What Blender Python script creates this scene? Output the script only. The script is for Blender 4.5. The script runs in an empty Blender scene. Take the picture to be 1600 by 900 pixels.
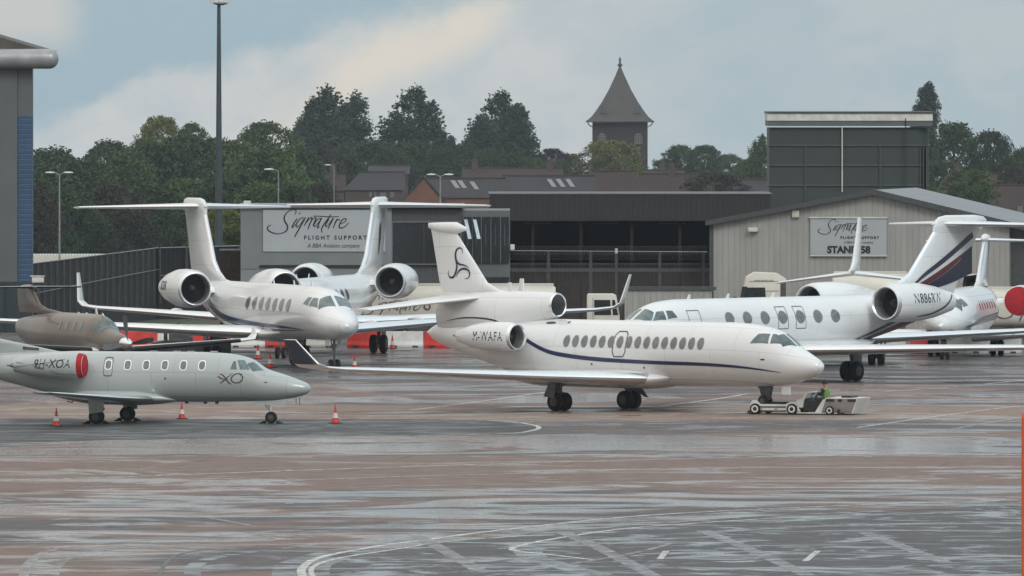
import bpy, bmesh, math, random
import numpy as np
from mathutils import Vector, Matrix
R = math.radians
rng = random.Random(7)
SC = bpy.context.scene
COL = SC.collection

# ---------------------------------------------------------------- camera, sky, sun, exposure
FPX, HC, YH = 20000.0, 15.0, 95.0          # focal length in 1600-px units, eye height, image row of the apron's vanishing line
cam_d = bpy.data.cameras.new("camera")
cam = bpy.data.objects.new("camera", cam_d); COL.objects.link(cam)
cam.location = (0, 0, HC); cam.rotation_euler = (R(90), 0, 0)
cam_d.sensor_width = 36; cam_d.lens = FPX / 1600 * 36
cam_d.shift_y = -(450 - YH) / 1600
cam_d.clip_start = 1; cam_d.clip_end = 60000
SC.camera = cam
SC.view_settings.view_transform = 'Standard'; SC.view_settings.look = 'None'
SC.view_settings.gamma = 1; SC.view_settings.use_curve_mapping = False
SC.view_settings.exposure = 0.4
SC.cycles.volume_step_rate = 4; SC.cycles.volume_bounces = 0
SC.cycles.max_bounces = 6

def P(px, py):                              # ground point under a picture position (apron plane z = 0)
    Y = FPX * HC / (py - YH)
    return Vector(((px - 800) * Y / FPX, Y, 0))
def AT(px, py, Y):                          # point at depth Y
    return Vector(((px - 800) * Y / FPX, Y, HC - (py - YH) * Y / FPX))

SUN_EL, SUN_AZ = 38, 205
w = bpy.data.worlds.new("World"); SC.world = w; w.use_nodes = True
nt = w.node_tree; N = nt.nodes; L = nt.links; N.clear()
def nd(tree, typ, **kw):
    n = tree.nodes.new(typ)
    for k, v in kw.items(): setattr(n, k, v)
    return n
def mth(tree, op, a, b=None, clamp=False):
    n = tree.nodes.new('ShaderNodeMath'); n.operation = op; n.use_clamp = clamp
    for i, v in enumerate((a, b)):
        if v is None: continue
        if isinstance(v, (int, float)): n.inputs[i].default_value = v
        else: tree.links.new(v, n.inputs[i])
    return n.outputs[0]
def mixc(tree, fac, a, b, mode='MIX'):
    n = tree.nodes.new('ShaderNodeMix'); n.data_type = 'RGBA'; n.blend_type = mode
    for i, v in ((0, fac), (6, a), (7, b)):
        if isinstance(v, (int, float)): n.inputs[i].default_value = v
        elif isinstance(v, tuple): n.inputs[i].default_value = (*v, 1) if len(v) == 3 else v
        else: tree.links.new(v, n.inputs[i])
    return n.outputs[2]
def sstep(tree, v, lo, hi):
    n = tree.nodes.new('ShaderNodeMapRange'); n.interpolation_type = 'SMOOTHSTEP'
    tree.links.new(v, n.inputs[0]); n.inputs[1].default_value = lo; n.inputs[2].default_value = hi
    return n.outputs[0]
def noise(tree, vec, scale, detail=4, rough=.5, dist=0):
    n = tree.nodes.new('ShaderNodeTexNoise'); n.inputs['Scale'].default_value = scale
    n.inputs['Detail'].default_value = detail; n.inputs['Roughness'].default_value = rough
    n.inputs['Distortion'].default_value = dist
    if vec is not None: tree.links.new(vec, n.inputs['Vector'])
    return n.outputs['Fac']
out = nd(nt, 'ShaderNodeOutputWorld'); bg = nd(nt, 'ShaderNodeBackground'); bg.inputs[1].default_value = 0.1
L.new(bg.outputs[0], out.inputs[0])
tc = nd(nt, 'ShaderNodeTexCoord')
mp = nd(nt, 'ShaderNodeMapping'); mp.inputs['Location'].default_value = (0, 0, 0.04)
L.new(tc.outputs['Generated'], mp.inputs[0])
sky = nd(nt, 'ShaderNodeTexSky'); sky.sky_type = 'NISHITA'; sky.sun_disc = False
sky.sun_elevation = R(SUN_EL); sky.sun_rotation = R(SUN_AZ); sky.air_density = 1.4; sky.dust_density = 3
L.new(mp.outputs[0], sky.inputs[0])
sp = nd(nt, 'ShaderNodeSeparateXYZ'); L.new(tc.outputs['Generated'], sp.inputs[0])
u, v_ = sp.outputs[0], sp.outputs[2]
# cloud field by direction; the small rise of u and v keeps whole cloud banks inside a narrow lens
cx = nd(nt, 'ShaderNodeCombineXYZ'); L.new(mth(nt, 'MULTIPLY', u, 60), cx.inputs[0]); L.new(mth(nt, 'MULTIPLY', v_, 95), cx.inputs[2])
L.new(mth(nt, 'MULTIPLY', sp.outputs[1], 3), cx.inputs[1])
n1 = noise(nt, cx.outputs[0], 0.9, 6, .55, .4)
n2 = noise(nt, cx.outputs[0], 2.6, 5, .6)
# clear blue on the upper left, a warm bank climbing to the right, a thinner grey-blue veil on the right
wob = mth(nt, 'MULTIPLY', mth(nt, 'SUBTRACT', n1, .5), .007)
wob2 = mth(nt, 'MULTIPLY', mth(nt, 'SUBTRACT', n2, .5), .004)
e1 = mth(nt, 'ADD', mth(nt, 'ADD', mth(nt, 'SUBTRACT', mth(nt, 'MULTIPLY', u, .27), v_), wob), wob2)
in1 = sstep(nt, e1, -.0066, -.0046)
e2 = mth(nt, 'ADD', mth(nt, 'ADD', mth(nt, 'SUBTRACT', mth(nt, 'MULTIPLY', u, .57), v_), wob), wob2)
warm = mth(nt, 'MULTIPLY', sstep(nt, e2, -.0098, -.0056), mth(nt, 'SUBTRACT', 1.0, sstep(nt, e2, -.0052, -.0012)))
warm = mth(nt, 'MULTIPLY', warm, mth(nt, 'MULTIPLY', sstep(nt, u, -.024, -.012), mth(nt, 'SUBTRACT', 1.0, sstep(nt, u, -.003, .002))))
veil = mth(nt, 'SUBTRACT', 1.0, mth(nt, 'MULTIPLY', sstep(nt, u, -.002, .02), .62))
cover = mth(nt, 'MULTIPLY', mth(nt, 'MULTIPLY', in1, veil), mth(nt, 'ADD', mth(nt, 'MULTIPLY', sstep(nt, n2, .35, .65), .35), .65))
rblob = mth(nt, 'MULTIPLY', sstep(nt, u, .016, .028), sstep(nt, n1, .42, .6))
cover = mth(nt, 'MAXIMUM', cover, mth(nt, 'MULTIPLY', rblob, .55))
cover = mth(nt, 'MAXIMUM', cover, mth(nt, 'MULTIPLY', sstep(nt, v_, .008, .03), .5))
base = mixc(nt, .85, sky.outputs[0], (2.95, 4.2, 4.95))
c1 = mixc(nt, cover, base, (5.15, 5.25, 5.2))
c2 = mixc(nt, mth(nt, 'MULTIPLY', warm, .7), c1, (7.0, 6.2, 5.1))
corner = mth(nt, 'MULTIPLY', mth(nt, 'SUBTRACT', 1.0, sstep(nt, mth(nt, 'ADD', u, wob), -.0365, -.032)), sstep(nt, v_, -.0005, .003))
c2 = mixc(nt, mth(nt, 'MULTIPLY', corner, .6), c2, (6.4, 5.7, 5.0))
# an overcast sky is brighter overhead than at the horizon
zen = nd(nt, 'ShaderNodeVectorMath', operation='SCALE'); L.new(c2, zen.inputs[0]); L.new(mth(nt, 'ADD', .93, mth(nt, 'MULTIPLY', sstep(nt, v_, .03, .9), .75)), zen.inputs['Scale'])
L.new(zen.outputs[0], bg.inputs[0])

sun_d = bpy.data.lights.new("sun", 'SUN'); sun = bpy.data.objects.new("sun", sun_d); COL.objects.link(sun)
sun_d.energy = 1.0; sun_d.angle = R(22); sun_d.color = (1, .985, .95)
# light travels down and away from the camera's right
sun.rotation_euler = (R(90 - SUN_EL), 0, R(25))

# ---------------------------------------------------------------- helpers
class MB:
    def __init__(s): s.v = []; s.f = []; s.mi = []; s.cm = 0
    def add(s, vs, fs):
        o = len(s.v); s.v += [tuple(p) for p in vs]
        for f in fs: s.f.append(tuple(o + i for i in f)); s.mi.append(s.cm)
    def box(s, x0, x1, y0, y1, z0, z1):
        s.add([(x0,y0,z0),(x1,y0,z0),(x1,y1,z0),(x0,y1,z0),(x0,y0,z1),(x1,y0,z1),(x1,y1,z1),(x0,y1,z1)],
              [(0,3,2,1),(4,5,6,7),(0,1,5,4),(1,2,6,5),(2,3,7,6),(3,0,4,7)])
        return s
    def prism(s, pts, axis, a, b):          # polygon pts in the two other axes, extruded along axis from a to b
        n = len(pts)
        def mk(p, c):
            return {'x': (c, p[0], p[1]), 'y': (p[0], c, p[1]), 'z': (p[0], p[1], c)}[axis]
        s.add([mk(p, a) for p in pts] + [mk(p, b) for p in pts],
              [tuple(range(n))[::-1], tuple(range(n, 2*n))] + [(i, (i+1) % n, n + (i+1) % n, n + i) for i in range(n)])
        return s
    def tube(s, pts, r, n=8, cap=True):
        pts = [Vector(p) for p in pts]; rs = r if isinstance(r, (list, tuple)) else [r]*len(pts)
        vs = []; up = Vector((0.13, 0.21, 1)).normalized()
        for i, p in enumerate(pts):
            t = (pts[min(i+1, len(pts)-1)] - pts[max(i-1, 0)]).normalized()
            a = t.cross(up)
            if a.length < .05: a = t.cross(Vector((1, 0, 0)))
            a.normalize(); b = t.cross(a)
            for k in range(n):
                an = 2*math.pi*k/n
                vs.append(p + a*math.cos(an)*rs[i] + b*math.sin(an)*rs[i])
        fs = [(i*n+k, i*n+(k+1) % n, (i+1)*n+(k+1) % n, (i+1)*n+k) for i in range(len(pts)-1) for k in range(n)]
        if cap: fs += [tuple(range(n))[::-1], tuple((len(pts)-1)*n+k for k in range(n))]
        s.add(vs, fs); return s
    def lathe(s, prof, c=(0, 0, 0), axis='x', n=32, close=False, sy=1, sz=1):   # prof (axial, radius)
        vs = []
        for a, r in prof:
            for k in range(n):
                t = 2*math.pi*k/n; p, q = r*math.cos(t)*sy, r*math.sin(t)*sz
                vs.append({'x': (c[0]+a, c[1]+p, c[2]+q), 'y': (c[0]+p, c[1]+a, c[2]+q), 'z': (c[0]+p, c[1]+q, c[2]+a)}[axis])
        fs = [(i*n+k, i*n+(k+1) % n, (i+1)*n+(k+1) % n, (i+1)*n+k) for i in range(len(prof)-1) for k in range(n)]
        if close: fs += [tuple(range(n))[::-1], tuple((len(prof)-1)*n+k for k in range(n))]
        s.add(vs, fs); return s
    def grid(s, rows, wrap=False):
        m = len(rows[0]); vs = [p for r in rows for p in r]; mm = m if wrap else m-1
        s.add(vs, [(i*m+k, i*m+(k+1) % m, (i+1)*m+(k+1) % m, (i+1)*m+k) for i in range(len(rows)-1) for k in range(mm)])
        return s
    def quad(s, a, b, c, d): s.add([a, b, c, d], [(0, 1, 2, 3)]); return s
    def build(s, name, mats, parent=None, smooth=True, fixn=True, bevel=0):
        me = bpy.data.meshes.new(name); me.from_pydata(s.v, [], s.f)
        if not isinstance(mats, (list, tuple)): mats = [mats]
        for m in mats: me.materials.append(m)
        if len(mats) > 1: me.polygons.foreach_set('material_index', s.mi)
        if fixn:
            bm = bmesh.new(); bm.from_mesh(me)
            bmesh.ops.recalc_face_normals(bm, faces=bm.faces)
            if bevel:
                es = [e for e in bm.edges if len(e.link_faces) == 2 and e.calc_face_angle(0) > .6]
                bmesh.ops.bevel(bm, geom=es, offset=bevel, segments=2, affect='EDGES', profile=.6, clamp_overlap=True)
            bm.to_mesh(me); bm.free()
        if smooth or bevel:
            me.polygons.foreach_set('use_smooth', [True]*len(me.polygons)); me.set_sharp_from_angle(angle=R(38))
        me.update()
        o = bpy.data.objects.new(name, me); COL.objects.link(o)
        if parent: o.parent = parent
        return o
def tag(o, label=None, cat=None, group=None, kind=None):
    if label: o['label'] = label
    if cat: o['category'] = cat
    if group: o['group'] = group
    if kind: o['kind'] = kind
    return o
def thing(name, label, cat, loc=(0, 0, 0), rz=0, group=None, scale=1, rx=0):
    o = bpy.data.objects.new(name, None); COL.objects.link(o)
    o.location = loc; o.rotation_euler = (rx, 0, rz); o.scale = (scale,)*3
    return tag(o, label, cat, group)
def dup(root, loc, rz=None, label=None, scale=None):
    KIDS = [c for c in bpy.data.objects if c.parent == root]
    r = root.copy(); COL.objects.link(r); r.location = loc
    if rz is not None: r.rotation_euler = (0, 0, rz)
    if scale is not None: r.scale = scale if isinstance(scale, tuple) else (scale,)*3
    if label: r['label'] = label
    for c in KIDS:
        d = c.copy(); COL.objects.link(d); d.parent = r
        for g in [q for q in bpy.data.objects if q.parent == c]:
            e = g.copy(); COL.objects.link(e); e.parent = d
    return r

MATS = {}
def pm(name, rgb, rough=.5, metal=0, var=.08, scale=2.0, spec=.5, coat=0, bump=0, dirt=0, alpha=None, emit=None, tr=0):
    if name in MATS: return MATS[name]
    m = bpy.data.materials.new(name); m.use_nodes = True; t = m.node_tree
    b = t.nodes['Principled BSDF']; c = t.nodes.new('ShaderNodeTexCoord')
    f = noise(t, c.outputs['Object'], scale, 6, .6)
    dark = tuple(x*(1-var*1.6) for x in rgb); lite = tuple(min(1, x*(1+var)) for x in rgb)
    col = mixc(t, sstep(t, f, .3, .7), dark, lite)
    if dirt:
        g = noise(t, c.outputs['Object'], scale*.45, 8, .7)
        col = mixc(t, mth(t, 'MULTIPLY', sstep(t, g, .5, .75), dirt), col, tuple(x*.45 for x in rgb))
    t.links.new(col, b.inputs['Base Color'])
    rr = mth(t, 'ADD', mth(t, 'MULTIPLY', mth(t, 'SUBTRACT', f, .5), rough*min(.5, var*5)), rough, True)
    t.links.new(rr, b.inputs['Roughness'])
    b.inputs['Metallic'].default_value = metal; b.inputs['Specular IOR Level'].default_value = spec
    b.inputs['Coat Weight'].default_value = coat; b.inputs['Coat Roughness'].default_value = .08
    if tr: b.inputs['Transmission Weight'].default_value = tr
    if bump:
        bn = t.nodes.new('ShaderNodeBump'); bn.inputs['Strength'].default_value = bump; bn.inputs['Distance'].default_value = .02
        t.links.new(noise(t, c.outputs['Object'], scale*8, 4), bn.inputs['Height']); t.links.new(bn.outputs[0], b.inputs['Normal'])
    MATS[name] = m; return m
def add_panels(m, bw, rh, k):
    t = m.node_tree; b = t.nodes['Principled BSDF']; src = b.inputs['Base Color'].links[0].from_socket
    c = t.nodes.new('ShaderNodeTexCoord'); s = t.nodes.new('ShaderNodeSeparateXYZ'); t.links.new(c.outputs['Object'], s.inputs[0])
    q = t.nodes.new('ShaderNodeCombineXYZ'); t.links.new(s.outputs[0], q.inputs[0]); t.links.new(mth(t, 'ADD', s.outputs[2], mth(t, 'MULTIPLY', s.outputs[1], .35)), q.inputs[1])
    br = t.nodes.new('ShaderNodeTexBrick'); br.inputs['Scale'].default_value = 1; br.inputs['Brick Width'].default_value = bw; br.inputs['Row Height'].default_value = rh
    br.inputs['Mortar Size'].default_value = .011; t.links.new(q.outputs[0], br.inputs['Vector']); br.inputs['Color1'].default_value = (1, 1, 1, 1); br.inputs['Color2'].default_value = (.95, .955, .96, 1)
    br.inputs['Mortar'].default_value = (k, k, k, 1)
    t.links.new(mixc(t, 1.0, src, br.outputs['Color'], 'MULTIPLY'), b.inputs['Base Color'])
def stripes_mat(name, rgb, period, axis, depth=.3, rough=.6, metal=0, dirt=.3):  # ribbed sheet cladding
    m = bpy.data.materials.new(name); m.use_nodes = True; t = m.node_tree; b = t.nodes['Principled BSDF']
    c = t.nodes.new('ShaderNodeTexCoord'); s = t.nodes.new('ShaderNodeSeparateXYZ'); t.links.new(c.outputs['Object'], s.inputs[0])
    p = mth(t, 'FRACT', mth(t, 'DIVIDE', s.outputs['XYZ'.index(axis)], period))
    g = sstep(t, p, .78, .95)
    cell = t.nodes.new('ShaderNodeTexWhiteNoise'); cell.noise_dimensions = '1D'
    t.links.new(mth(t, 'FLOOR', mth(t, 'DIVIDE', s.outputs['XYZ'.index(axis)], period*2)), cell.inputs['W'])
    mp2 = t.nodes.new('ShaderNodeMapping'); mp2.inputs['Scale'].default_value = (1.5, 1.5, .25)
    t.links.new(c.outputs['Object'], mp2.inputs[0])
    f = noise(t, mp2.outputs[0], 1.2, 8, .65)
    col = mixc(t, mth(t, 'MULTIPLY', sstep(t, f, .35, .75), dirt), rgb, tuple(x*.5 for x in rgb))
    col = mixc(t, mth(t, 'MULTIPLY', cell.outputs[0], .16), col, tuple(x*.6 for x in rgb))
    col = mixc(t, mth(t, 'MULTIPLY', g, depth), col, tuple(x*.35 for x in rgb))
    t.links.new(col, b.inputs['Base Color'])
    b.inputs['Roughness'].default_value = rough; b.inputs['Metallic'].default_value = metal
    bn = t.nodes.new('ShaderNodeBump'); bn.inputs['Strength'].default_value = .6; bn.inputs['Distance'].default_value = .04; bn.invert = True
    t.links.new(g, bn.inputs['Height']); t.links.new(bn.outputs[0], b.inputs['Normal'])
    return m
WHITE = pm('white_paint', (.70, .71, .71), .26, 0, .012, .4, .5, .5, dirt=.03)
PEARL = pm('grey_white_paint', (.39, .425, .415), .28, 0, .015, .4, .5, .5, dirt=.03)
add_panels(WHITE, 2.6, 1.15, .72); add_panels(PEARL, 1.9, .9, .7)
TAN = pm('tan_paint', (.105, .082, .058), .32, 0, .06, .8, .5, .4, dirt=.1)
METAL = pm('polished_metal', (.86, .87, .88), .3, 1, .02, 2)
STEEL = pm('dull_steel', (.32, .33, .34), .45, .7, .15, 6)
GEARM = pm('gear_grey_paint', (.17, .17, .17), .5, .2, .15, 6, dirt=.4)
DGREY = pm('dark_grey_paint', (.06, .063, .066), .5, 0, .15, 5, dirt=.3)
BLACK = pm('black_inside', (.008, .008, .009), .7, 0, .1, 5)
RUBBER = pm('tyre_rubber', (.012, .012, .013), .75, 0, .3, 9, .3)
GLASS = pm('cabin_glass', (.15, .16, .165), .1, 0, .15, 4, .7)
COCKPIT = pm('cockpit_glass', (.09, .13, .135), .06, 0, .35, 1.4, .8)
INK = pm('black_lettering', (.012, .012, .014), .45, 0, .1, 5)
NAVY = pm('navy_paint', (.010, .014, .04), .3, 0, .1, 3, .5, .4)
BLUEL = pm('blue_stripe_paint', (.012, .024, .10), .3, 0, .05, 3)
MAROON = pm('maroon_paint', (.11, .018, .022), .35, 0, .1, 3)
REDC = pm('red_cover_fabric', (.36, .012, .02), .75, 0, .15, 5, .3, bump=.4)
REDP = pm('red_plastic', (.55, .03, .02), .5, 0, .15, 2, dirt=.15)
WHP = pm('white_plastic', (.62, .61, .58), .55, 0, .1, 2, dirt=.3)
CREAM = pm('cream_paint', (.60, .575, .50), .4, 0, .05, 1, .5, .2, dirt=.25)
SEAM = pm('panel_seam', (.08, .08, .085), .6, 0, .1, 5)

def textmesh(s, size=1.0, bold=.0, xs=1.0, shear=0.0, spacing=1.0):
    cu = bpy.data.curves.new('t', 'FONT'); cu.body = s; cu.size = size; cu.offset = bold; cu.shear = shear
    cu.align_x = 'CENTER'; cu.align_y = 'CENTER'; cu.space_character = spacing; cu.resolution_u = 4
    o = bpy.data.objects.new('t', cu); COL.objects.link(o)
    bpy.context.view_layer.update()
    me = bpy.data.meshes.new_from_object(o.evaluated_get(bpy.context.evaluated_depsgraph_get()))
    vs = [(p.co.x*xs, p.co.y) for p in me.vertices]; fs = [tuple(p.vertices) for p in me.polygons]
    bpy.data.objects.remove(o); bpy.data.curves.remove(cu); bpy.data.meshes.remove(me)
    return vs, fs
def ribbon(pts, wd, sub=4):                 # 2D polyline (smoothed) -> list of left/right pairs
    pts = [np.array(p, float) for p in pts]; n = len(pts)
    wd = wd if isinstance(wd, (list, tuple)) else [wd]*n
    if len(wd) != n: wd = list(np.interp(np.linspace(0, 1, n), np.linspace(0, 1, len(wd)), wd))
    q = []; ww = []
    for i in range(n-1):
        p0, p1, p2, p3 = pts[max(i-1, 0)], pts[i], pts[i+1], pts[min(i+2, n-1)]
        for k in range(sub):
            t = k/sub
            q.append(.5*((2*p1)+(-p0+p2)*t+(2*p0-5*p1+4*p2-p3)*t*t+(-p0+3*p1-3*p2+p3)*t**3)); ww.append(wd[i]*(1-t)+wd[i+1]*t)
    q.append(pts[-1]); ww.append(wd[-1])
    o = []
    for i in range(len(q)):
        d = q[min(i+1, len(q)-1)]-q[max(i-1, 0)]; l = math.hypot(*d) or 1
        nn = np.array((-d[1], d[0]))/l*ww[i]/2
        o.append((q[i]+nn, q[i]-nn))
    return o
SIG = [([(440,165),(462,130),(452,103),(415,98),(365,122),(325,165),(312,210),(325,255),(350,295),(355,335),(330,372),(280,395),(225,402),(165,388),(120,362),(103,335),(115,308),(150,290)], [3,5,9,9,6,9,13,14,13,13,10,6,7,9,11,11,8,3]),
 ([(475,212),(445,255),(418,300),(412,325),(432,312),(458,280)], [8,11,11,8,4,3]), ([(500,152),(515,140)], [10,10]),
 ([(560,200),(520,210),(478,255),(462,298),(478,318),(515,280),(560,215)], [5,7,9,9,7,4,4]), ([(580,195),(545,260),(500,340),(460,410),(445,442)], [8,10,11,10,8]),
 ([(622,195),(590,250),(565,300)], [8,9,7]), ([(575,280),(620,225),(655,197),(660,215),(635,275),(608,345)], [3,5,9,10,10,7]),
 ([(655,240),(690,205),(712,205),(690,260),(672,300)], [3,6,9,10,7]), ([(770,205),(735,218),(700,260),(682,300),(700,308),(740,262),(778,205)], [5,6,8,9,6,4,4]),
 ([(782,205),(752,262),(730,315),(735,330),(758,305)], [8,10,10,7,3]), ([(675,180),(760,182),(880,190),(1000,186)], [5,6,6,4]),
 ([(895,162),(860,215),(815,275),(785,330),(780,365),(792,390)], [8,10,11,10,8,4]),
 ([(872,215),(845,262),(828,300),(845,312),(885,260),(925,205)], [8,10,10,6,4,5]), ([(930,205),(905,250),(880,300),(862,342)], [8,10,10,6]),
 ([(975,215),(950,265),(925,330)], [8,10,7]), ([(945,275),(975,232),(998,222),(1002,240)], [3,6,9,6]),
 ([(1012,275),(1055,262),(1088,230),(1080,212),(1045,222),(1012,270),(1000,310),(1015,330),(1060,318),(1095,290),(1120,262)], [4,5,7,8,8,10,11,10,7,5,3])]
def sig_mesh(mb, W, mp_):                   # hand-lettered word, W wide; mp_ maps (u,v) to 3D
    k = W/1020
    for pts, wd in SIG:
        rb = ribbon([((x-612)*k, (270-y)*k) for x, y in pts], [(a*1.15+4)*k for a in wd])
        mb.grid([[mp_(*a), mp_(*b)] for a, b in rb])
# ---------------------------------------------------------------- aircraft toolkit (local: x forward, y port, z up, origin on the ground between the main wheels)
def pchip(xs, ys, q):
    xs = np.array(xs, float); ys = np.array(ys, float); h = np.diff(xs); d = np.diff(ys)/h
    m = np.zeros(len(xs)); m[0] = d[0]; m[-1] = d[-1]
    for i in range(1, len(xs)-1):
        m[i] = 0 if d[i-1]*d[i] <= 0 else 2/(1/d[i-1]+1/d[i])
    i = np.clip(np.searchsorted(xs, q)-1, 0, len(h)-1); t = (q-xs[i])/h[i]
    return (2*t**3-3*t*t+1)*ys[i]+(t**3-2*t*t+t)*h[i]*m[i]+(-2*t**3+3*t*t)*ys[i+1]+(t**3-t*t)*h[i]*m[i+1]
class Body:
    def __init__(s, x0, st):               # stations: (distance aft of x0, top z, bottom z, half width)
        s.x0 = x0; a = list(zip(*st)); s.s = a[0]; s.t = a[1]; s.b = a[2]; s.w = a[3]
    def dims(s, x):
        q = s.x0-x; t = pchip(s.s, s.t, q); b = pchip(s.s, s.b, q); w_ = max(.001, pchip(s.s, s.w, q))
        return (t+b)/2, max(.001, (t-b)/2), w_
    def pt(s, x, th, side=1, off=0):
        zc, hz, hw = s.dims(x); n = Vector((0, math.sin(th)/hw, math.cos(th)/hz)).normalized()*off
        return Vector((x, side*(hw*math.sin(th)+n.y), zc+hz*math.cos(th)+n.z))
    def th(s, x, z):
        zc, hz, hw = s.dims(x); return math.acos(max(-.999, min(.999, (z-zc)/hz)))
    def side(s, x, z, side, off=.01): return s.pt(x, s.th(x, z), side, off)
    def mesh(s, n=44, m=90, close=True):
        L_ = s.s[-1]; mb = MB(); rows = []
        for i in range(m+1):
            q = i/m; q = L_*(q*q*(3-2*q)*.55+q*.45)
            if i < 6: q = L_*.02*(i/6)**2*1.2
            x = s.x0-max(q, .0005)
            rows.append([s.pt(x, 2*math.pi*k/n) for k in range(n)])
        rows.sort(key=lambda r: -r[0].x)
        mb.grid(rows, True); mb.f.append(tuple(range(n))); mb.mi.append(0)
        o = (len(rows)-1)*n; mb.f.append(tuple(o+k for k in range(n))); mb.mi.append(0)
        return mb
def pane(mb, body, cs, side, off=.012, n=6):     # cs: four corners (x, z) or (x, ('t', angle))
    def g(c):
        x, z = c
        return (x, z[1]) if isinstance(z, tuple) else (x, body.th(x, z))
    a, b, c, d = [g(k) for k in cs]
    rows = []
    for i in range(n+1):
        r = []
        for j in range(n+1):
            p, q = i/n, j/n
            x = (a[0]*(1-q)+b[0]*q)*(1-p)+(d[0]*(1-q)+c[0]*q)*p; t = (a[1]*(1-q)+b[1]*q)*(1-p)+(d[1]*(1-q)+c[1]*q)*p
            r.append(body.pt(x, t, side, off))
        rows.append(r)
    mb.grid(rows)
def oval(mb, body, x, z, rx, rz, side, off=.012, n=20, pw=2.0, k0=0.0):
    rows = []
    for k in (np.linspace(k0, 1, 4)):
        r = []
        for i in range(n):
            t = 2*math.pi*i/n; c, s_ = math.cos(t), math.sin(t)
            e = 2/pw; r.append(body.side(x+rx*k*abs(c)**e*math.copysign(1, c), z+rz*k*abs(s_)**e*math.copysign(1, s_), side, off))
        rows.append(r)
    mb.grid(rows, True)
def stripe(mb, fn, pts, wd, side, sub=6):
    mb.grid([[fn(*a, side), fn((a[0]+b[0])/2, (a[1]+b[1])/2, side), fn(*b, side)] for a, b in ribbon(pts, wd, sub)])
def foilth(c, tc): return 5*tc*(.2969*math.sqrt(max(c, 0))-.126*c-.3516*c*c+.2843*c**3-.1015*c**4)
CC = [1, .9, .75, .6, .45, .3, .2, .12, .06, .025, .008, 0]
class Foil:
    def __init__(s, secs): s.q = secs       # (xle, y, z, chord, t/c)
    def mesh(s, side=1, c1=1.0, off=0, sub=5):
        q = []
        for i in range(len(s.q)-1):
            for k in range(sub):
                t = k/sub; q.append(tuple(a*(1-t)+b*t for a, b in zip(s.q[i], s.q[i+1])))
        q.append(s.q[-1]); rows = []
        cs = [c for c in CC if c <= c1+1e-6]
        for i, (xl, y, z, ch, tc_) in enumerate(q):
            a, b = q[max(i-1, 0)], q[min(i+1, len(q)-1)]
            ty, tz = b[1]-a[1], b[2]-a[2]; l = math.hypot(ty, tz) or 1
            ny, nz = -tz/l, ty/l; r = []
            for sg, seq in ((1, cs), (-1, cs[::-1][1:] if c1 < .99 else cs[::-1][1:-1])):
                for c in seq:
                    h = (foilth(c, tc_)*ch+off)*sg; xx = xl-c*ch+(off if c == 0 else 0)
                    r.append((xx, (y+ny*h)*side, z+nz*h))
            rows.append(r)
        mb = MB(); mb.grid(rows, c1 > .99)
        m = len(rows[0])
        if c1 > .99:
            mb.f += [tuple(range(m)), tuple((len(rows)-1)*m+k for k in range(m))]; mb.mi += [0, 0]
        return mb
    def at(s, x, z, side, off=.015):        # for fins: point on the skin at (x, z)
        zs = [k[2] for k in s.q]; f = lambda j: float(np.interp(z, zs, [k[j] for k in s.q]))
        ch = f(3); c = max(0, min(1, (f(0)-x)/ch)); return Vector((x, side*(foilth(c, f(4))*ch+off), z))
def circ(cx, cy, cz, r, axis='x', n=24):
    return [(cx, cy+r*math.cos(2*math.pi*k/n), cz+r*math.sin(2*math.pi*k/n)) for k in range(n)]
def nacelle(root, x, y, z, r, length, mat, cover=None, lip=1.0, nm='engine_nacelle', fanr=.8, tail=.5):
    rl = r*.84
    prof = [(0, rl*.93), (-.02, rl), (-.12*r, rl*1.05), (-.5*r, r*.97), (-length*.3, r), (-length*.5, r*.97), (-length*.75, r*.8), (-length, r*tail),
            (-length*.985, r*tail*.9), (-length*.8, r*tail*.82)]
    m = MB().lathe(prof, (x, y, z)); cowl = m.build(nm, mat, root)
    inn = MB().lathe([(0.0, rl*.93), (-.15*r, rl*.86), (-.5*r, rl*.86), (-1.0*r, rl*.9)], (x, y, z)).build('intake_duct', STEEL, cowl)
    lp = MB().lathe([(-.06, rl*.88), (-.02, rl*.90), (.03, rl*.95), (.02, rl*1.015), (-.05, rl*1.045), (-.2*r, rl*1.085)], (x, y, z), n=40).build('intake_lip', METAL, cowl)
    fb = MB(); nb = 22; R_ = rl*.9
    for k in range(nb):
        a = 2*math.pi*k/nb; b = a+2*math.pi/nb*1.15
        fb.quad((x-.8*r, y+.25*R_*math.cos(a), z+.25*R_*math.sin(a)), (x-.8*r, y+R_*math.cos(a), z+R_*math.sin(a)),
                (x-.9*r, y+R_*math.cos(b), z+R_*math.sin(b)), (x-.9*r, y+.25*R_*math.cos(b), z+.25*R_*math.sin(b)))
    fb.lathe([(-.95*r, R_), (-.951*r, .01)], (x, y, z), n=24)
    fb.build('fan', BLACK, cowl, fixn=False)
    MB().lathe([(-.8*r, .26*R_), (-.65*r, .2*R_), (-.5*r, .1*R_), (-.45*r, .005)], (x, y, z), n=16).build('spinner', DGREY, cowl)
    MB().lathe([(-length*.8, r*tail*.8), (-length*.97, r*tail*.55), (-length*1.12, .02)], (x, y, z), n=20).build('exhaust_cone', STEEL, cowl)
    if cover == 'disc':
        MB().lathe([(-.25*r, rl*1.1), (.03, rl*1.08), (.06, rl*.9), (.10, rl*.4), (.1, .005)], (x, y, z), n=32).build('engine_cover', REDC, cowl)
    if cover == 'sock':
        MB().lathe([(-.42*r, rl*1.13), (-.1*r, rl*1.09), (.03, rl*1.0), (.12*r, rl*.8), (.2*r, rl*.4), (.22*r, .005)], (x, y, z), n=32).build('engine_cover', REDC, cowl)
    return cowl
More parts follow.
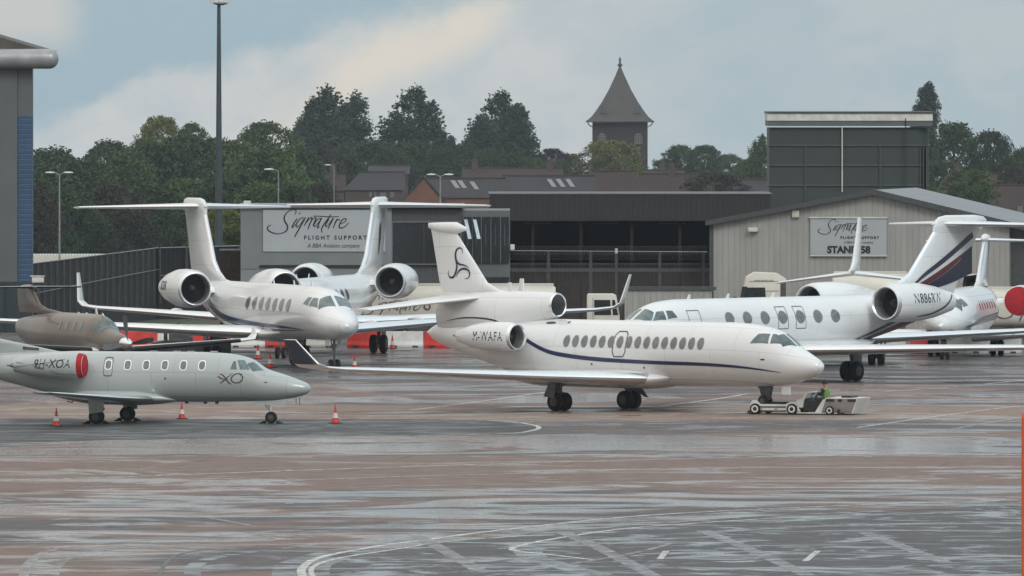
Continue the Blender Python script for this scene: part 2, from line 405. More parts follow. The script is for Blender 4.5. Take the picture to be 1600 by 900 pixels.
def wheel(root, x, y, z, r, w_):
    o = MB().lathe([(-w_/2, r*.55), (-w_/2, r*.85), (-w_*.38, r*.97), (-w_*.15, r), (w_*.15, r), (w_*.38, r*.97), (w_/2, r*.85), (w_/2, r*.55)], (x, y, z), 'y', 28, True).build('wheel', RUBBER, root)
    MB().lathe([(-w_/2-.012, .01), (-w_/2-.012, r*.2), (-w_/2-.004, r*.26), (-w_/2-.004, r*.5), (w_/2+.004, r*.5), (w_/2+.004, r*.26), (w_/2+.012, r*.2), (w_/2+.012, .01)], (x, y, z), 'y', 20).build('rim', DGREY, o)
    return o
def maingear(root, y, ztop, r, gap, door=1.0, lean=0, wd=.26, doormat=None, xd=-.1):
    for s in (1, -1):
        m = MB().tube([(0, s*y, r), (0, s*y, ztop-.3), (.05, s*y*.97, ztop+.2)], [.07, .085, .1], 12)
        m.tube([(0, s*y, r+.25), (-.5, s*y, r+.75), (-.15, s*y, ztop)], .04, 8)
        m.tube([(0, s*(y-gap/2-.1), r), (0, s*(y+gap/2+.1), r)], .06, 10)
        m.tube([(.02, s*y, ztop-.1), (.02, s*(y-.7), ztop+.15)], .045, 8)
        m.tube([(.09, s*y+.03, r+.1), (.11, s*y+.03, ztop-.2)], .015, 6)
        m.build('main_gear_leg', GEARM, root)
        for g in ((-gap/2, gap/2) if gap else (0,)):
            wheel(root, 0, s*(y+g), r, r, wd)
        if door:
            yo = s*(y+gap/2*.0+.12)
            d = MB().prism([(-.32*door+xd, r*.9), (.26*door+xd, r*1.15), (.36*door+xd, ztop+.1), (-.34*door+xd, ztop+.1)], 'y', yo+s*.10, yo+s*.14)
            d.build('gear_door', doormat or GEARM, root, bevel=.01)
def nosegear(root, x, ztop, r, gap=.3, lift=0, wd=.16, doors=True, wheels=True):
    m = MB().tube([(x, 0, r+lift), (x+.05, 0, ztop+.2)], [.055, .07], 10)
    m.tube([(x, -gap/2-.06, r+lift), (x, gap/2+.06, r+lift)], .04, 8)
    m.tube([(x+.02, 0, r+lift+.35), (x-.55, 0, ztop+.05)], .035, 8)
    m.tube([(x+.12, 0, r+lift+.15), (x+.2, 0, r+lift+.38), (x+.07, 0, r+lift+.6)], .025, 6)
    m.box(x+.05, x+.16, -.1, .1, ztop-.35, ztop-.2)
    m.build('nose_gear_leg', GEARM, root)
    for g in (-gap/2, gap/2): wheel(root, x, g, r+lift, r, wd)
    if doors:
        for s in (1, -1):
            MB().prism([(x-.55, ztop+.06), (x+.25, ztop+.06), (x+.2, ztop-.32), (x-.5, ztop-.28)], 'y', s*.27, s*.29).build('nose_gear_door', WHITE, root)
def lamp_disc(root, p, r, name='landing_light'):
    MB().lathe([(0, .005), (0, r), (-.03, r*1.1)], p, 'x', 14).build(name, GLASS, root)
def decal_text(root, name, s, fn, cx_, cz_, size, mat=INK, xs=1, bold=.0, shear=0, side=-1, spacing=1.0, mir=None):
    vs, fs = textmesh(s, size, bold, xs, shear, spacing); mb = MB()
    sg = mir if mir is not None else (1 if side < 0 else -1)   # reads left to right seen from that side
    mb.add([fn(cx_+sg*a, cz_+b, side) for a, b in vs], fs); return mb.build(name, mat, root, smooth=False, fixn=False)
def antenna(root, x, z, h=.3, y=0):
    MB().prism([(x+.12, z-.05), (x-.14, z-.05), (x-.2, z+h), (x-.08, z+h)], 'y', y-.015, y+.015).build('antenna', WHITE, root)

def place(px, Y, a, left=False):
    X = (px-800)*Y/FPX; th = R(180+a) if left else R(-a)
    return (X, Y, 0), th

def gulfstream(label, px, Y, a, left, scale=1, roll=0, livery='', reg=None, finz=0, winglet=True, w0=6.1, wsp=1.16, flat=1.0, tx=0.0):
    loc, th = place(px, Y, a, left)
    root = thing('business_jet', label, 'jet', loc, th, 'parked business jets', scale, roll)
    del root['group']; root['group'] = 'parked business jets'
    X = lambda s: 15.8-s
    B = Body(15.8, [(0, 2.16, 2.14, .01), (.12, 2.42, 1.90, .32), (.5, 2.66, 1.70, .6), (1.1, 2.86, 1.56, .86), (1.6, 3.02, 1.5, .98), (2.1, 3.28, 1.47, 1.06), (2.8, 3.62, 1.45, 1.13), (3.7, 3.86, 1.44, 1.18), (5.2, 3.96, 1.44, 1.2),
                    (11, 3.96, 1.44, 1.2), (16.5, 3.96, 1.48, 1.2), (19, 3.96, 1.72, 1.13), (21.5, 3.95, 2.15, .93), (24, 3.9, 2.68, .62), (26.3, 3.72, 3.15, .3), (27, 3.5, 3.35, .06)])
    fb = B.mesh().build('fuselage', WHITE, root)
    F = Body(X(8.8), [(0, 1.75, 1.7, .6), (.8, 1.9, 1.33, 1.15), (2.5, 2.0, 1.2, 1.4), (8, 2.0, 1.2, 1.42), (10, 1.95, 1.42, 1.1), (11.3, 1.9, 1.8, .4)])
    F.mesh(32, 40).build('wing_fairing', WHITE, root)
    W = Foil([(X(10.2), .6, 1.62, 6.4, .115), (X(12.3), 4.4, 1.78, 4.6, .105), (X(17.6), 13.2, 2.22, 2.0, .095), (X(18.15), 14.0, 2.32, 1.65, .09), (X(18.5), 14.3, 2.55, 1.4, .085), (X(19.6), 14.6, 4.0, .65, .08)])
    if not winglet: W.q = W.q[:-2]
    W.q = [(a_, b_, 1.62-(.12 if flat < 1 else 0)+(c_-1.62)*flat, d_, e_) for a_, b_, c_, d_, e_ in W.q]
    for s in (1, -1):
        wo = W.mesh(s).build('wing', WHITE, root)
        W.mesh(s, .06, .008).build('wing_leading_edge', METAL, wo)
        fm = MB()
        for yy in (4.2, 7.0, 9.8):
            xc = X(13.0+yy*.63); zz = 1.60-(.12 if flat < 1 else 0)+yy*.043*flat
            fm.lathe([(0, .01), (-.5, .1), (-1.3, .13), (-2.2, .08), (-2.9, .01)], (xc-1.2, s*yy, zz), n=10)
        fm.build('flap_track_fairing', WHITE, wo)
    FN = Foil([(X(18.6), 0, 3.84, 8.2, .015), (X(21.0), 0, 4.02, 6.0, .04), (X(22.2), 0, 4.4, 5.0, .085), (X(23.0+tx*.4), 0, 4.9, 4.4, .1), (X(24.55+tx), 0, 7.1+finz, 3.7, .1), (X(24.6+tx), 0, 7.4+finz, 3.9+tx*.4, .115), (X(24.75+tx), 0, 7.65+finz, 3.9+tx*.4, .115), (X(25.05+tx), 0, 7.82+finz, 3.4+tx*.3, .11), (X(25.6+tx), 0, 7.9+finz, 2.3, .09)])
    fin = FN.mesh(1).build('tail_fin', WHITE, root)
    Foil(FN.q[2:5]).mesh(1, .06, .008).build('fin_leading_edge', METAL, fin)
    H = Foil([(X(25.1+tx), 0, 7.5+finz, 3.0, .11), (X(28.3+tx), 5.35, 7.42+finz, 1.25, .09)])
    for s in (1, -1):
        so = H.mesh(s).build('tailplane', WHITE, root); H.mesh(s, .06, .008).build('tailplane_leading_edge', METAL, so)
    BF = Body(X(24.3+tx), [(0.2, 7.5+finz, 7.45+finz, .02), (.5, 7.62+finz, 7.3+finz, .17), (1.2, 7.72+finz, 7.26+finz, .24), (2.5, 7.72+finz, 7.3+finz, .22), (4.6, 7.55+finz, 7.5+finz, .03)])
    BF.mesh(20, 24).build('fin_top_fairing', WHITE, root)
    for s in (1, -1):
        nacelle(root, X(18.4), s*2.24, 3.62, .93, 5.0, WHITE, tail=.52)
        MB().prism([(X(19.6), 3.42), (X(19.9), 3.68), (X(23.0), 3.68), (X(23.2), 3.5)], 'y', s*.9, s*1.65).build('engine_pylon', WHITE, root)
    for s in (1, -1):
        for i in range(7):
            wx = X(w0+i*wsp)
            m = MB(); oval(m, B, wx, 3.04, .31, .27, s); wo = m.build('cabin_window', GLASS, root)
            m = MB(); oval(m, B, wx, 3.04, .35, .31, s, .009, k0=.86); m.build('window_frame', STEEL, wo)
        m = MB(); pane(m, B, [(X(3.12), 3.08), (X(3.78), 3.14), (X(3.64), 3.46), (X(3.26), 3.46)], s)
        pane(m, B, [(X(2.2), 2.99), (X(3.0), 3.05), (X(3.12), 3.45), (X(2.75), 3.42)], s)
        pane(m, B, [(X(1.70), ('t', .08)), (X(2.06), ('t', .92)), (X(2.62), ('t', .56)), (X(2.62), ('t', .07))], s)
        m.build('cockpit_window', COCKPIT, root)
        m = MB()
        for a, b in (((X(4.6), 3.45), (X(4.6), 1.9)), ((X(4.6), 1.9), (X(5.5), 1.9)), ((X(5.5), 1.9), (X(5.5), 3.45)), ((X(4.6), 3.45), (X(5.5), 3.45))):
            if s > 0: stripe(m, lambda x, z, sd: B.side(x, z, sd, .008), [a, b], .035, s, 8)
        if s > 0: m.build('cabin_door_outline', SEAM, root)
    maingear(root, 2.2, 1.35, .47, .52, 1.1, wd=.32)
    nosegear(root, X(2.3), 1.5, .29, .34)
    for xx in (X(6), X(9), X(12.5)): antenna(root, xx, 3.95, .22)
    bf = lambda x, z, sd: B.side(x, z, sd, .014)
    if livery == 'blue':
        for s in (1, -1):
            m = MB(); stripe(m, bf, [(X(20.5), 3.1), (X(18.5), 2.5), (X(16), 2.2), (X(12), 2.05), (X(8), 2.0), (X(4.5), 1.95)], [.1, .22, .24, .2, .12, .02], s); m.build('blue_stripe', BLUEL, root)
            m = MB(); stripe(m, bf, [(X(20.3), 2.8), (X(18), 2.22), (X(15), 1.93), (X(10), 1.82), (X(4), 1.9)], [.08, .1, .1, .07, .02], s); m.build('grey_stripe', SEAM, root)
        decal_text(root, 'registration_lettering', 'N57UH', lambda x, z, sd: nac_pt(X(18.4), -2.24, 3.62, .93, x, z, sd), X(21.2), 3.72, .62, INK, .75, .01)
    if livery == 'emblem':
        m = MB(); stripe(m, lambda x, z, sd: FN.at(x, z, 1, .02), [(X(25.9), 6.6), (X(25.8), 6.2), (X(25.6), 5.6), (X(25.2), 4.9)], [.1, .65, .5, .05], 1)
        stripe(m, lambda x, z, sd: FN.at(x, z, -1, .02), [(X(25.9), 6.6), (X(25.8), 6.2), (X(25.6), 5.6), (X(25.2), 4.9)], [.1, .65, .5, .05], 1)
        m.build('fin_emblem', NAVY, root)
    if livery == 'sweep':
        fl = lambda x, z, sd: FN.at(x, z, sd, .02)
        for s in (1, -1):
            m = MB(); stripe(m, fl, [(X(23.2), 4.25), (X(24.3), 4.85), (X(25.8), 5.5), (X(28.4), 6.7)], [.05, .2, .26, .3], s); m.build('dark_sweep', NAVY, root)
            m = MB()
            ed = lambda t: (X(23.4+(28.4-23.4)*t), 4.3+(6.3-4.3)*t**1.05)
            rgn = lambda t0, t1, v0, v1: [[fl(ed(t)[0], ed(t)[1]*(1-v)+4.0*v, s) for v in np.linspace(v0, v1, 7)] for t in np.linspace(t0, t1, 12)]
            rg2 = lambda t0, t1, fa, fb: [[fl(ed(t)[0], ed(t)[1]*(1-v)+4.0*v, s) for v in np.linspace(fa(t), fb(t), 7)] for t in np.linspace(t0, t1, 14)]
            m.grid(rg2(.02, .86, lambda t: .06, lambda t: .06+.52*(1-t))); m.build('red_sweep', MAROON, root)
            m = MB(); m.grid(rg2(.12, 1.0, lambda t: .075+.52*(1-t) if t < .86 else .06, lambda t: .62+.3*(1-t))); m.build('blue_sweep', NAVY, root)
            m = MB(); stripe(m, bf, [(X(17.0), 1.6), (X(18.5), 2.02), (X(20), 2.45), (X(22), 2.95), (X(24.5), 3.45)], [.05, .14, .17, .17, .1], s); m.build('belly_stripe', NAVY, root)
            m = MB(); stripe(m, bf, [(X(17.9), 1.62), (X(19.5), 2.0), (X(21.5), 2.45), (X(24.5), 3.05)], [.05, .28, .36, .2], s); m.build('belly_sweep', MAROON, root)  # maroon sweep, partly a painted stand-in for brown ground reflected in the belly
            m = MB()
            for wx in (X(w0+3*wsp), X(w0+4*wsp)):
                q = [(wx-.38, 2.5), (wx-.38, 3.52), (wx+.38, 3.52), (wx+.38, 2.5), (wx-.38, 2.5)]
                for i in range(4): stripe(m, lambda x, z, sd: B.side(x, z, sd, .009), [q[i], q[i+1]], .035, s, 6)
            m.build('escape_hatch_outline', SEAM, root)
        nf = lambda x, z, sd: nac_pt(X(18.4), 2.24*sd, 3.62, .93, x, z, sd)
        decal_text(root, 'registration_lettering', 'N886RW', nf, X(20.65), 3.8, .66, INK, .84, .0, side=1, spacing=1.12)
        m = MB(); stripe(m, nf, [(X(20.0), 2.95), (X(21.2), 3.1), (X(22.3), 3.45), (X(23.1), 3.95)], [.03, .1, .12, .08], 1); m.build('nacelle_stripe', NAVY, root)
    return root
def nac_pt(x0, y0, z0, r, x, z, sd, length=5.0, tail=.52):      # point on a nacelle's outer skin
    a = (x0-x); rr = float(np.interp(a, [0, .5*r, length*.3, length*.5, length*.75, length], [r*.86, r*.97, r, r*.97, r*.8, r*tail]))+.015
    c = max(-.98, min(.98, (z-z0)/rr)); return Vector((x, y0+sd*rr*math.sqrt(1-c*c), z0+c*rr))

def falcon(label, px, Y, a, left, scale=1, livery=True, lift=0, centre=True):
    loc, th = place(px, Y, a, left)
    root = thing('business_jet', label, 'jet', loc, th, 'parked business jets', scale)
    x0 = 13.1; X = lambda s: x0-s
    B = Body(x0, [(0, 2.06, 2.04, .01), (.12, 2.27, 1.84, .25), (.5, 2.49, 1.64, .46), (1.0, 2.72, 1.47, .66), (1.35, 2.90, 1.38, .77), (1.8, 3.22, 1.29, .88), (2.35, 3.52, 1.22, .99), (3.0, 3.70, 1.18, 1.09), (4.0, 3.83, 1.15, 1.19), (5.2, 3.88, 1.13, 1.24),
                  (10, 3.88, 1.13, 1.24), (15.0, 3.88, 1.18, 1.24), (17, 3.86, 1.42, 1.2), (19, 3.8, 1.86, 1.02), (21, 3.68, 2.38, .72), (22.3, 3.55, 2.8, .42), (22.95, 3.25, 3.15, .06)])
    B.mesh().build('fuselage', WHITE, root)
    F = Body(5.6, [(0, 1.6, 1.5, .5), (1, 1.75, 1.1, 1.2), (2.5, 1.8, .96, 1.42), (8, 1.8, .96, 1.42), (10, 1.75, 1.2, 1.0), (11.5, 1.6, 1.5, .3)])
    F.mesh(32, 40).build('wing_fairing', WHITE, root)
    W = Foil([(4.7, .5, 1.42, 6.9, .11), (4.15, 1.4, 1.45, 6.3, .11), (1.7, 4.6, 1.55, 4.6, .1), (-3.35, 12.0, 1.9, 2.1, .095), (-3.8, 12.55, 1.97, 1.75, .09), (-4.1, 12.85, 2.15, 1.5, .085), (-5.2, 13.1, 3.15, .75, .08)])
    if not centre: W.q = W.q[:-2]
    for s in (1, -1):
        wo = W.mesh(s).build('wing', WHITE, root)
        W.mesh(s, .06, .008).build('wing_leading_edge', METAL, wo)
        WL = Foil([(-4.12, 12.87, 2.12, 1.48, .10), (-5.2, 13.1, 3.13, .76, .09)])
        if centre: WL.mesh(s, 1.0, .012).build('winglet_panel', NAVY if livery else WHITE, wo)
        fm = MB()
        for yy in (3.6, 6.3, 9.0):
            fm.lathe([(0, .01), (-.4, .1), (-1.1, .13), (-1.9, .08), (-2.5, .01)], (1.7-yy*.56, s*yy, 1.36+yy*.036), n=10)
        fm.build('flap_track_fairing', WHITE, wo)
    D = Body(-2.15, [(0, 5.0, 3.95, .5), (.4, 5.05, 3.8, .6), (1.6, 5.06, 3.3, .70), (3.2, 5.05, 2.9, .74), (4.8, 4.98, 2.75, .70), (6.2, 4.85, 2.85, .58), (6.8, 4.7, 3.2, .45)])
    m = D.mesh(32, 30)
    # open front for the centre intake: drop the front cap
    m.f = [f for f in m.f if len(f) < 20]; m.mi = [0]*len(m.f)
    dz = m.build('centre_engine_cowl', WHITE, root) if centre else None
    if centre:
      MB().lathe([(-.3, .5), (-.02, .52), (.04, .485), (0, .45), (-.2, .44), (-.9, .47)], (-2.13, 0, 4.475), n=36).build('intake_lip', METAL, dz)
      MB().lathe([(-.9, .47), (-.91, .005)], (-2.13, 0, 4.475), n=36).build('intake_duct', DGREY, dz, fixn=False)
      MB().lathe([(0, .36), (-.3, .3), (-.3, .01)], (-8.8, 0, 4.1), n=24).build('exhaust_nozzle', STEEL, dz)
    FN = Foil([(-4.6, 0, 4.95, 4.3, .04), (-5.6, 0, 5.1, 3.4, .08), (-6.3, 0, 5.4, 2.85, .11), (-8.05, 0, 7.45, 1.55, .12), (-8.2, 0, 7.8, 1.5, .12)])
    fin = FN.mesh(1).build('tail_fin', WHITE, root)
    BF = Body(-7.55, [(0, 7.72, 7.7, .02), (.12, 7.9, 7.52, .15), (.7, 8.0, 7.48, .22), (1.6, 7.98, 7.55, .16), (2.25, 7.95, 7.72, .04)])
    if centre: BF.mesh(20, 20).build('fin_top_fairing', WHITE, root)
    H = Foil([(-6.1, .1, 4.8, 2.9, .10), (-9.0, 4.6, 4.22, 1.25, .09)])
    for s in (1, -1):
        so = H.mesh(s).build('tailplane', WHITE, root)
    for s in (1, -1):
        nacelle(root, -2.7, s*1.98, 3.13, .64, 3.4, WHITE, tail=.42)
        MB().prism([(-3.3, 3.05), (-3.5, 3.3), (-5.6, 3.3), (-5.8, 3.1)], 'y', s*.9, s*1.5).build('engine_pylon', WHITE, root)
    x1, x2 = -.55, 7.2
    for s in (1, -1):
        for i in range(16):
            wx = x1+(x2-x1)*i/15
            m = MB(); oval(m, B, wx, 2.97, .165, .235, s); wo = m.build('cabin_window', GLASS, root)
            m = MB(); oval(m, B, wx, 2.97, .195, .265, s, .009, k0=.84); m.build('window_frame', STEEL, wo)
        m = MB(); pane(m, B, [(X(2.36), 3.02), (X(3.22), 3.02), (X(3.0), 3.42), (X(2.5), 3.42)], s)
        pane(m, B, [(X(1.78), 3.0), (X(2.26), 3.02), (X(2.40), 3.42), (X(2.24), 3.40)], s)
        pane(m, B, [(X(1.36), ('t', .07)), (X(1.70), ('t', .78)), (X(2.2), ('t', .50)), (X(2.12), ('t', .06))], s)
        m.build('cockpit_window', COCKPIT, root)
        dx = x1+(x2-x1)*6/15
        m = MB(); q = [(dx-.30, 2.35), (dx+.22, 2.35), (dx+.36, 2.55), (dx+.34, 3.3), (dx+.2, 3.42), (dx-.24, 3.42), (dx-.36, 3.25), (dx-.38, 2.55), (dx-.30, 2.35)]
        for i in range(8): stripe(m, lambda x, z, sd: B.side(x, z, sd, .009), [q[i], q[i+1]], .05, s, 4)
        m.build('emergency_exit_outline', SEAM, root)
    maingear(root, 2.2, 1.15, .40, .5, .8, wd=.34, doormat=GEARM)
    for s in (1, -1):   # fold-out rear and forward doors
        MB().prism([(-.5, .62), (.1, .55), (.25, 1.3), (-.1, 1.35)], 'y', s*2.66, s*2.70).build('gear_door', GEARM, root)
        MB().add([(.9, s*.5, 1.1), (.2, s*1.2, 1.1), (.6, s*1.8, .72), (1.5, s*1.25, .66), (.9, s*.5, 1.07), (.2, s*1.2, 1.07), (.6, s*1.8, .69), (1.5, s*1.25, .63)],
                 [(0, 1, 2, 3), (4, 7, 6, 5), (0, 4, 5, 1), (1, 5, 6, 2), (2, 6, 7, 3), (3, 7, 4, 0)]) if False else None
    m = MB(); m.prism([(1.0, 1.02), (1.9, .58), (2.1, .55), (1.7, .98)], 'y', 1.1, 1.14); m.build('gear_door', DGREY, root)
    nosegear(root, 9.85, 1.2, .24, .3, lift, doors=False); MB().prism([(9.55, 1.25), (10.25, 1.25), (10.1, .62), (9.75, .55)], 'y', -.1, .1).build('nose_gear_housing', DGREY, root, bevel=.02)
    MB().box(11.0, 11.5, -.25, -.22, .86, 1.2).build('nose_gear_door', WHITE, root)
    antenna(root, -1.0, 5.02 if False else 3.86, .01); antenna(root, 5.5, 3.86, .06)
    if livery:
        MB().box(-5.05, -4.9, -.03, .03, 5.0, 5.42).build('beacon_post', WHITE, root)
        bf = lambda x, z, sd: B.side(x, z, sd, .014)
        for s in (1, -1):
            m = MB(); stripe(m, bf, [(-2.9, 3.0), (-1.9, 2.62), (-.9, 2.42), (1.2, 2.25), (4.2, 2.16), (7.5, 2.12), (9.6, 2.02), (11.4, 1.82)], [.10, .12, .125, .125, .115, .09, .06, .01], s); m.build('blue_stripe', BLUEL, root)
            m = MB(); stripe(m, bf, [(-2.9, 2.92), (-1.9, 2.54), (-.9, 2.33), (1.2, 2.16), (4.2, 2.08), (7.5, 2.05), (9.6, 1.97), (11.4, 1.81)], [.05, .05, .05, .05, .04, .04, .03, .01], s); m.build('black_pinstripe', INK, root)
            m = MB(); df = lambda x, z, sd: D.side(x, z, sd, .014)
            m2 = lambda x, z, sd: max((D.side(x, z, sd, .014), B.side(x, z, sd, .014)), key=lambda p: abs(p.y))
            stripe(m, m2, [(-8.2, 3.72), (-7.2, 3.86), (-6.2, 3.88), (-5.3, 3.8), (-4.7, 3.62)], [.01, .05, .06, .07, .06], s); m.build('tail_pinstripe', INK, root)
            fl = lambda x, z, sd: FN.at(x, z, sd, .02)
            m = MB(); cxx, czz = -7.85, 6.1
            if True:
                k = 1/36.2/.731*1.08; kz = 1/36.2*1.08
                def tr(pts): return [(cxx+(x-252)/4.57*k, czz+(372-y)/4.57*kz) for x, y in pts]
                for pts, wd in (([(272,292),(268,262),(250,252),(232,268),(226,300),(232,335),(250,358),(285,366),(318,382)], [1,3,5,7,8,8,7,5,1]),
                                ([(288,455),(312,452),(323,430),(316,403),(292,390),(265,394),(246,412),(230,446)], [1,3,5,7,8,7,5,1]),
                                ([(180,402),(174,425),(187,448),(212,444),(229,412),(236,370),(226,330)], [1,3,6,8,8,7,3])):
                    stripe(m, fl, tr(pts), [x*.0125 for x in wd], s)
            m.build('fin_swirl', NAVY, root)
        nf = lambda x, z, sd: nac_pt(-2.7, 1.98*sd, 3.13, .64, x, z, sd, 3.4, .42)
        decal_text(root, 'registration_lettering', 'M-WAFA', nf, -3.92, 3.13, .56, INK, .78, .0, side=-1, spacing=1.08)
        for (x, z) in ((-6.3, 3.45), (.9, 2.0), (3.9, 1.9), (-1.0, 3.75), (-7.2, 3.0)):
            m = MB(); oval(m, B, x, z, .05, .05, -1, .012, 10); m.build('small_vent', INK, root)
        m = MB(); oval(m, B, -2.0, 3.72, .3, .05, -1, .014, 14); m.build('dark_air_scoop', DGREY, root)
        m = MB(); oval(m, B, 10.6, 2.35, .12, .03, -1, .014, 10); m.build('pitot_probe', INK, root)
    return root
def citation(label, px, Y, a):
    loc, th = place(px, Y, a)
    root = thing('business_jet', label, 'jet', loc, th, 'parked business jets')
    B = Body(8.5, [(0, 1.46, 1.44, .01), (.1, 1.64, 1.28, .2), (.5, 1.82, 1.12, .4), (1.2, 2.06, 1.0, .58), (1.75, 2.22, .94, .68), (1.95, 2.31, .93, .71), (2.4, 2.62, .92, .77), (2.8, 2.77, .91, .81), (3.4, 2.88, .9, .84), (4.2, 2.93, .88, .87), (5, 2.95, .87, .89),
                   (9.5, 2.95, .9, .89), (11.0, 2.93, 1.15, .84), (13, 2.88, 1.62, .62), (15, 2.75, 2.1, .35), (16, 2.6, 2.4, .1)])
    B.mesh().build('fuselage', PEARL, root)
    F = Body(2.9, [(0, 1.0, .9, .3), (.8, 1.3, .78, .8), (2, 1.45, .72, .96), (3.8, 1.45, .76, .95), (4.8, 1.3, .92, .7), (5.6, 1.2, 1.1, .2)])
    F.mesh(28, 30).build('wing_fairing', PEARL, root)
    W = Foil([(2.1, .5, .98, 3.0, .13), (1.2, 3.0, 1.10, 2.3, .12), (.0, 8.3, 1.42, 1.05, .1), (-.2, 8.55, 1.46, .6, .08)])
    for s in (1, -1):
        wo = W.mesh(s).build('wing', PEARL, root); W.mesh(s, .06, .008).build('wing_leading_edge', METAL, wo)
    FN = Foil([(-1.9, 0, 2.85, 6.2, .012), (-3.4, 0, 3.15, 4.9, .03), (-4.9, 0, 3.45, 3.4, .07), (-6.3, 0, 5.1, 1.9, .09)])
    FN.mesh(1).build('tail_fin', PEARL, root)
    m = MB(); m.quad(*[FN.at(x, z, -1, .012) for x, z in ((-3.9, 3.0), (-3.9, 3.13), (-3.2, 3.07), (-3.2, 2.97))]); m.build('fin_panel', DGREY, root, fixn=False)
    H = Foil([(-5.3, .05, 3.7, 1.6, .1), (-6.2, 2.7, 3.85, .8, .09)])
    for s in (1, -1): H.mesh(s).build('tailplane', PEARL, root)
    for s in (1, -1):
        nacelle(root, -.85, s*1.36, 2.38, .55, 3.0, PEARL, 'sock', tail=.5)
        MB().prism([(-1.4, 2.3), (-1.6, 2.5), (-3.0, 2.5), (-3.1, 2.35)], 'y', s*.75, s*.95).build('engine_pylon', PEARL, root)
        m = MB()
        for pts in ([(-.78, 2.83), (-1.7, 2.62), (-2.6, 2.45), (-3.9, 2.3)], [(-.8, 1.97), (-1.8, 2.05), (-2.8, 2.3)], [(-1.1, 2.0), (-2.6, 2.3), (-3.7, 2.52)]):
            m.tube([nac_pt(-.85, 1.36*s, 2.38, .55, x, z, s, 3.0, .5)+Vector((0, s*.01, 0)) for x, z in pts], .009, 5)
        m.build('cover_strap', INK, root)
        for i in range(5):
            wx = 4.05-i*.80
            m = MB(); oval(m, B, wx, 2.4, .125, .175, s, pw=3.2); wo = m.build('cabin_window', GLASS, root)
            m = MB(); oval(m, B, wx, 2.4, .16, .21, s, .009, pw=3.2, k0=.8); m.build('window_frame', METAL, wo)
        if s < 0:
            m = MB(); oval(m, B, .02, 2.33, .2, .4, s, .009, 28, 5, k0=.9); m.build('cabin_door_outline', SEAM, root)
            m = MB(); oval(m, B, .02, 2.41, .12, .17, s, pw=3.2); wo = m.build('cabin_window', GLASS, root)
            m = MB(); oval(m, B, .02, 2.41, .155, .205, s, .009, pw=3.2, k0=.8); m.build('window_frame', METAL, wo)
        m = MB(); pane(m, B, [(5.26, 2.25), (5.54, 2.25), (5.44, 2.58), (5.36, 2.58)], s)
        pane(m, B, [(5.68, 2.24), (6.06, 2.24), (5.78, 2.62), (5.50, 2.62)], s)
        pane(m, B, [(6.22, ('t', 1.02)), (6.60, ('t', .50)), (6.14, ('t', .38)), (5.90, ('t', .78))], s)
        m.build('cockpit_window', COCKPIT, root)
        m = MB(); oval(m, B, 2.5, 1.86, .045, .04, s, n=10); oval(m, B, 6.75, 1.72, .08, .025, s, n=8); m.build('small_vent', DGREY, root)
    bf = lambda x, z, sd: B.side(x, z, sd, .014)
    decal_text(root, 'registration_lettering', '9H-XOA', lambda x, z, sd: nac_pt(-.85, 1.36*sd, 2.38, .55, x, z, sd, 3.0, .5), -2.12, 2.45, .5, INK, .86, .0, shear=.2, side=-1)
    # operator's letters X and O
    m = MB(); k = .0265/37.7*4.05
    def tr(pts): return [(5.32+(x-838)*.00455, 1.865+(598-y)*.0045) for x, y in pts]
    stripe(m, bf, tr([(728,556),(760,566),(790,600),(815,635),(842,648)]), [.01, .04, .05, .04, .01], -1)
    stripe(m, bf, tr([(905,552),(925,560),(945,585),(930,620),(890,636),(855,628),(838,605),(850,575),(880,556),(910,550),(940,562)]), [.02, .035, .045, .035, .03, .035, .045, .035, .03, .02], -1)
    m.build('operator_lettering', INK, root)
    m = MB(); stripe(m, bf, tr([(850,548),(815,575),(775,612),(730,640)]), [.01, .03, .045, .02], -1)
    stripe(m, bf, tr([(712,572),(735,590),(775,606)]), [.03, .05, .02], -1); m.build('operator_red_stroke', MAROON, root)
    for s in (1, -1):
        g = MB().tube([(-.05, s*2.27, .3), (.25, s*2.27, .62), (.1, s*2.2, 1.1)], [.05, .06, .07], 10); g.tube([(-.05, s*2.1, .3), (-.05, s*2.45, .3)], .04); g.build('main_gear_leg', GEARM, root)
        for q in (-.13, .13): wheel(root, -.05, s*(2.27+q), .3, .3, .17)
        MB().prism([(-.3, .42), (.3, .5), (.36, 1.15), (-.36, 1.15)], 'y', s*2.5, s*2.53).build('gear_door', PEARL, root, bevel=.01)
        c = MB(); c.prism([(-.62, 0), (-.36, 0), (-.36, .14)], 'y', s*2.1, s*2.5); c.prism([(.52, 0), (.26, 0), (.26, .14)], 'y', s*2.1, s*2.5)
        c.build('wheel_chock', RUBBER, root)
    g = MB(); x = 6.8
    g.tube([(x, 0, .25), (x-.05, 0, 1.0)], [.04, .05], 10); g.tube([(x, -.1, .25), (x, .1, .25)], .035)
    g.tube([(x-.02, 0, .5), (x-.42, 0, .95)], .03, 8); g.tube([(x-.3, .08, .95), (x-.12, .08, .7), (x+.03, .08, .45)], .018, 6); g.tube([(x-.42, -.08, .95), (x-.2, -.08, .75), (x+.0, -.08, .5)], .018, 6)
    g.build('nose_gear_leg', METAL, root)
    wheel(root, x, 0, .25, .25, .18)
    c = MB(); c.prism([(x-.5, 0), (x-.27, 0), (x-.27, .12)], 'y', -.2, .2); c.prism([(x+.52, 0), (x+.27, 0), (x+.27, .12)], 'y', -.2, .2); c.build('wheel_chock', RUBBER, root)
    MB().prism([(6.1, .93), (7.6, .98), (7.55, .8), (6.3, .76)], 'y', -.3, -.275).build('nose_gear_door', PEARL, root)
    g = MB(); g.tube([(8.05, -.1, 1.1), (8.05, -.1, .78)], .015, 6); g.build('underside_probe', DGREY, root); g = MB(); g.tube([(7.9, -.1, 1.1), (7.9, -.1, .8)], .015, 6)
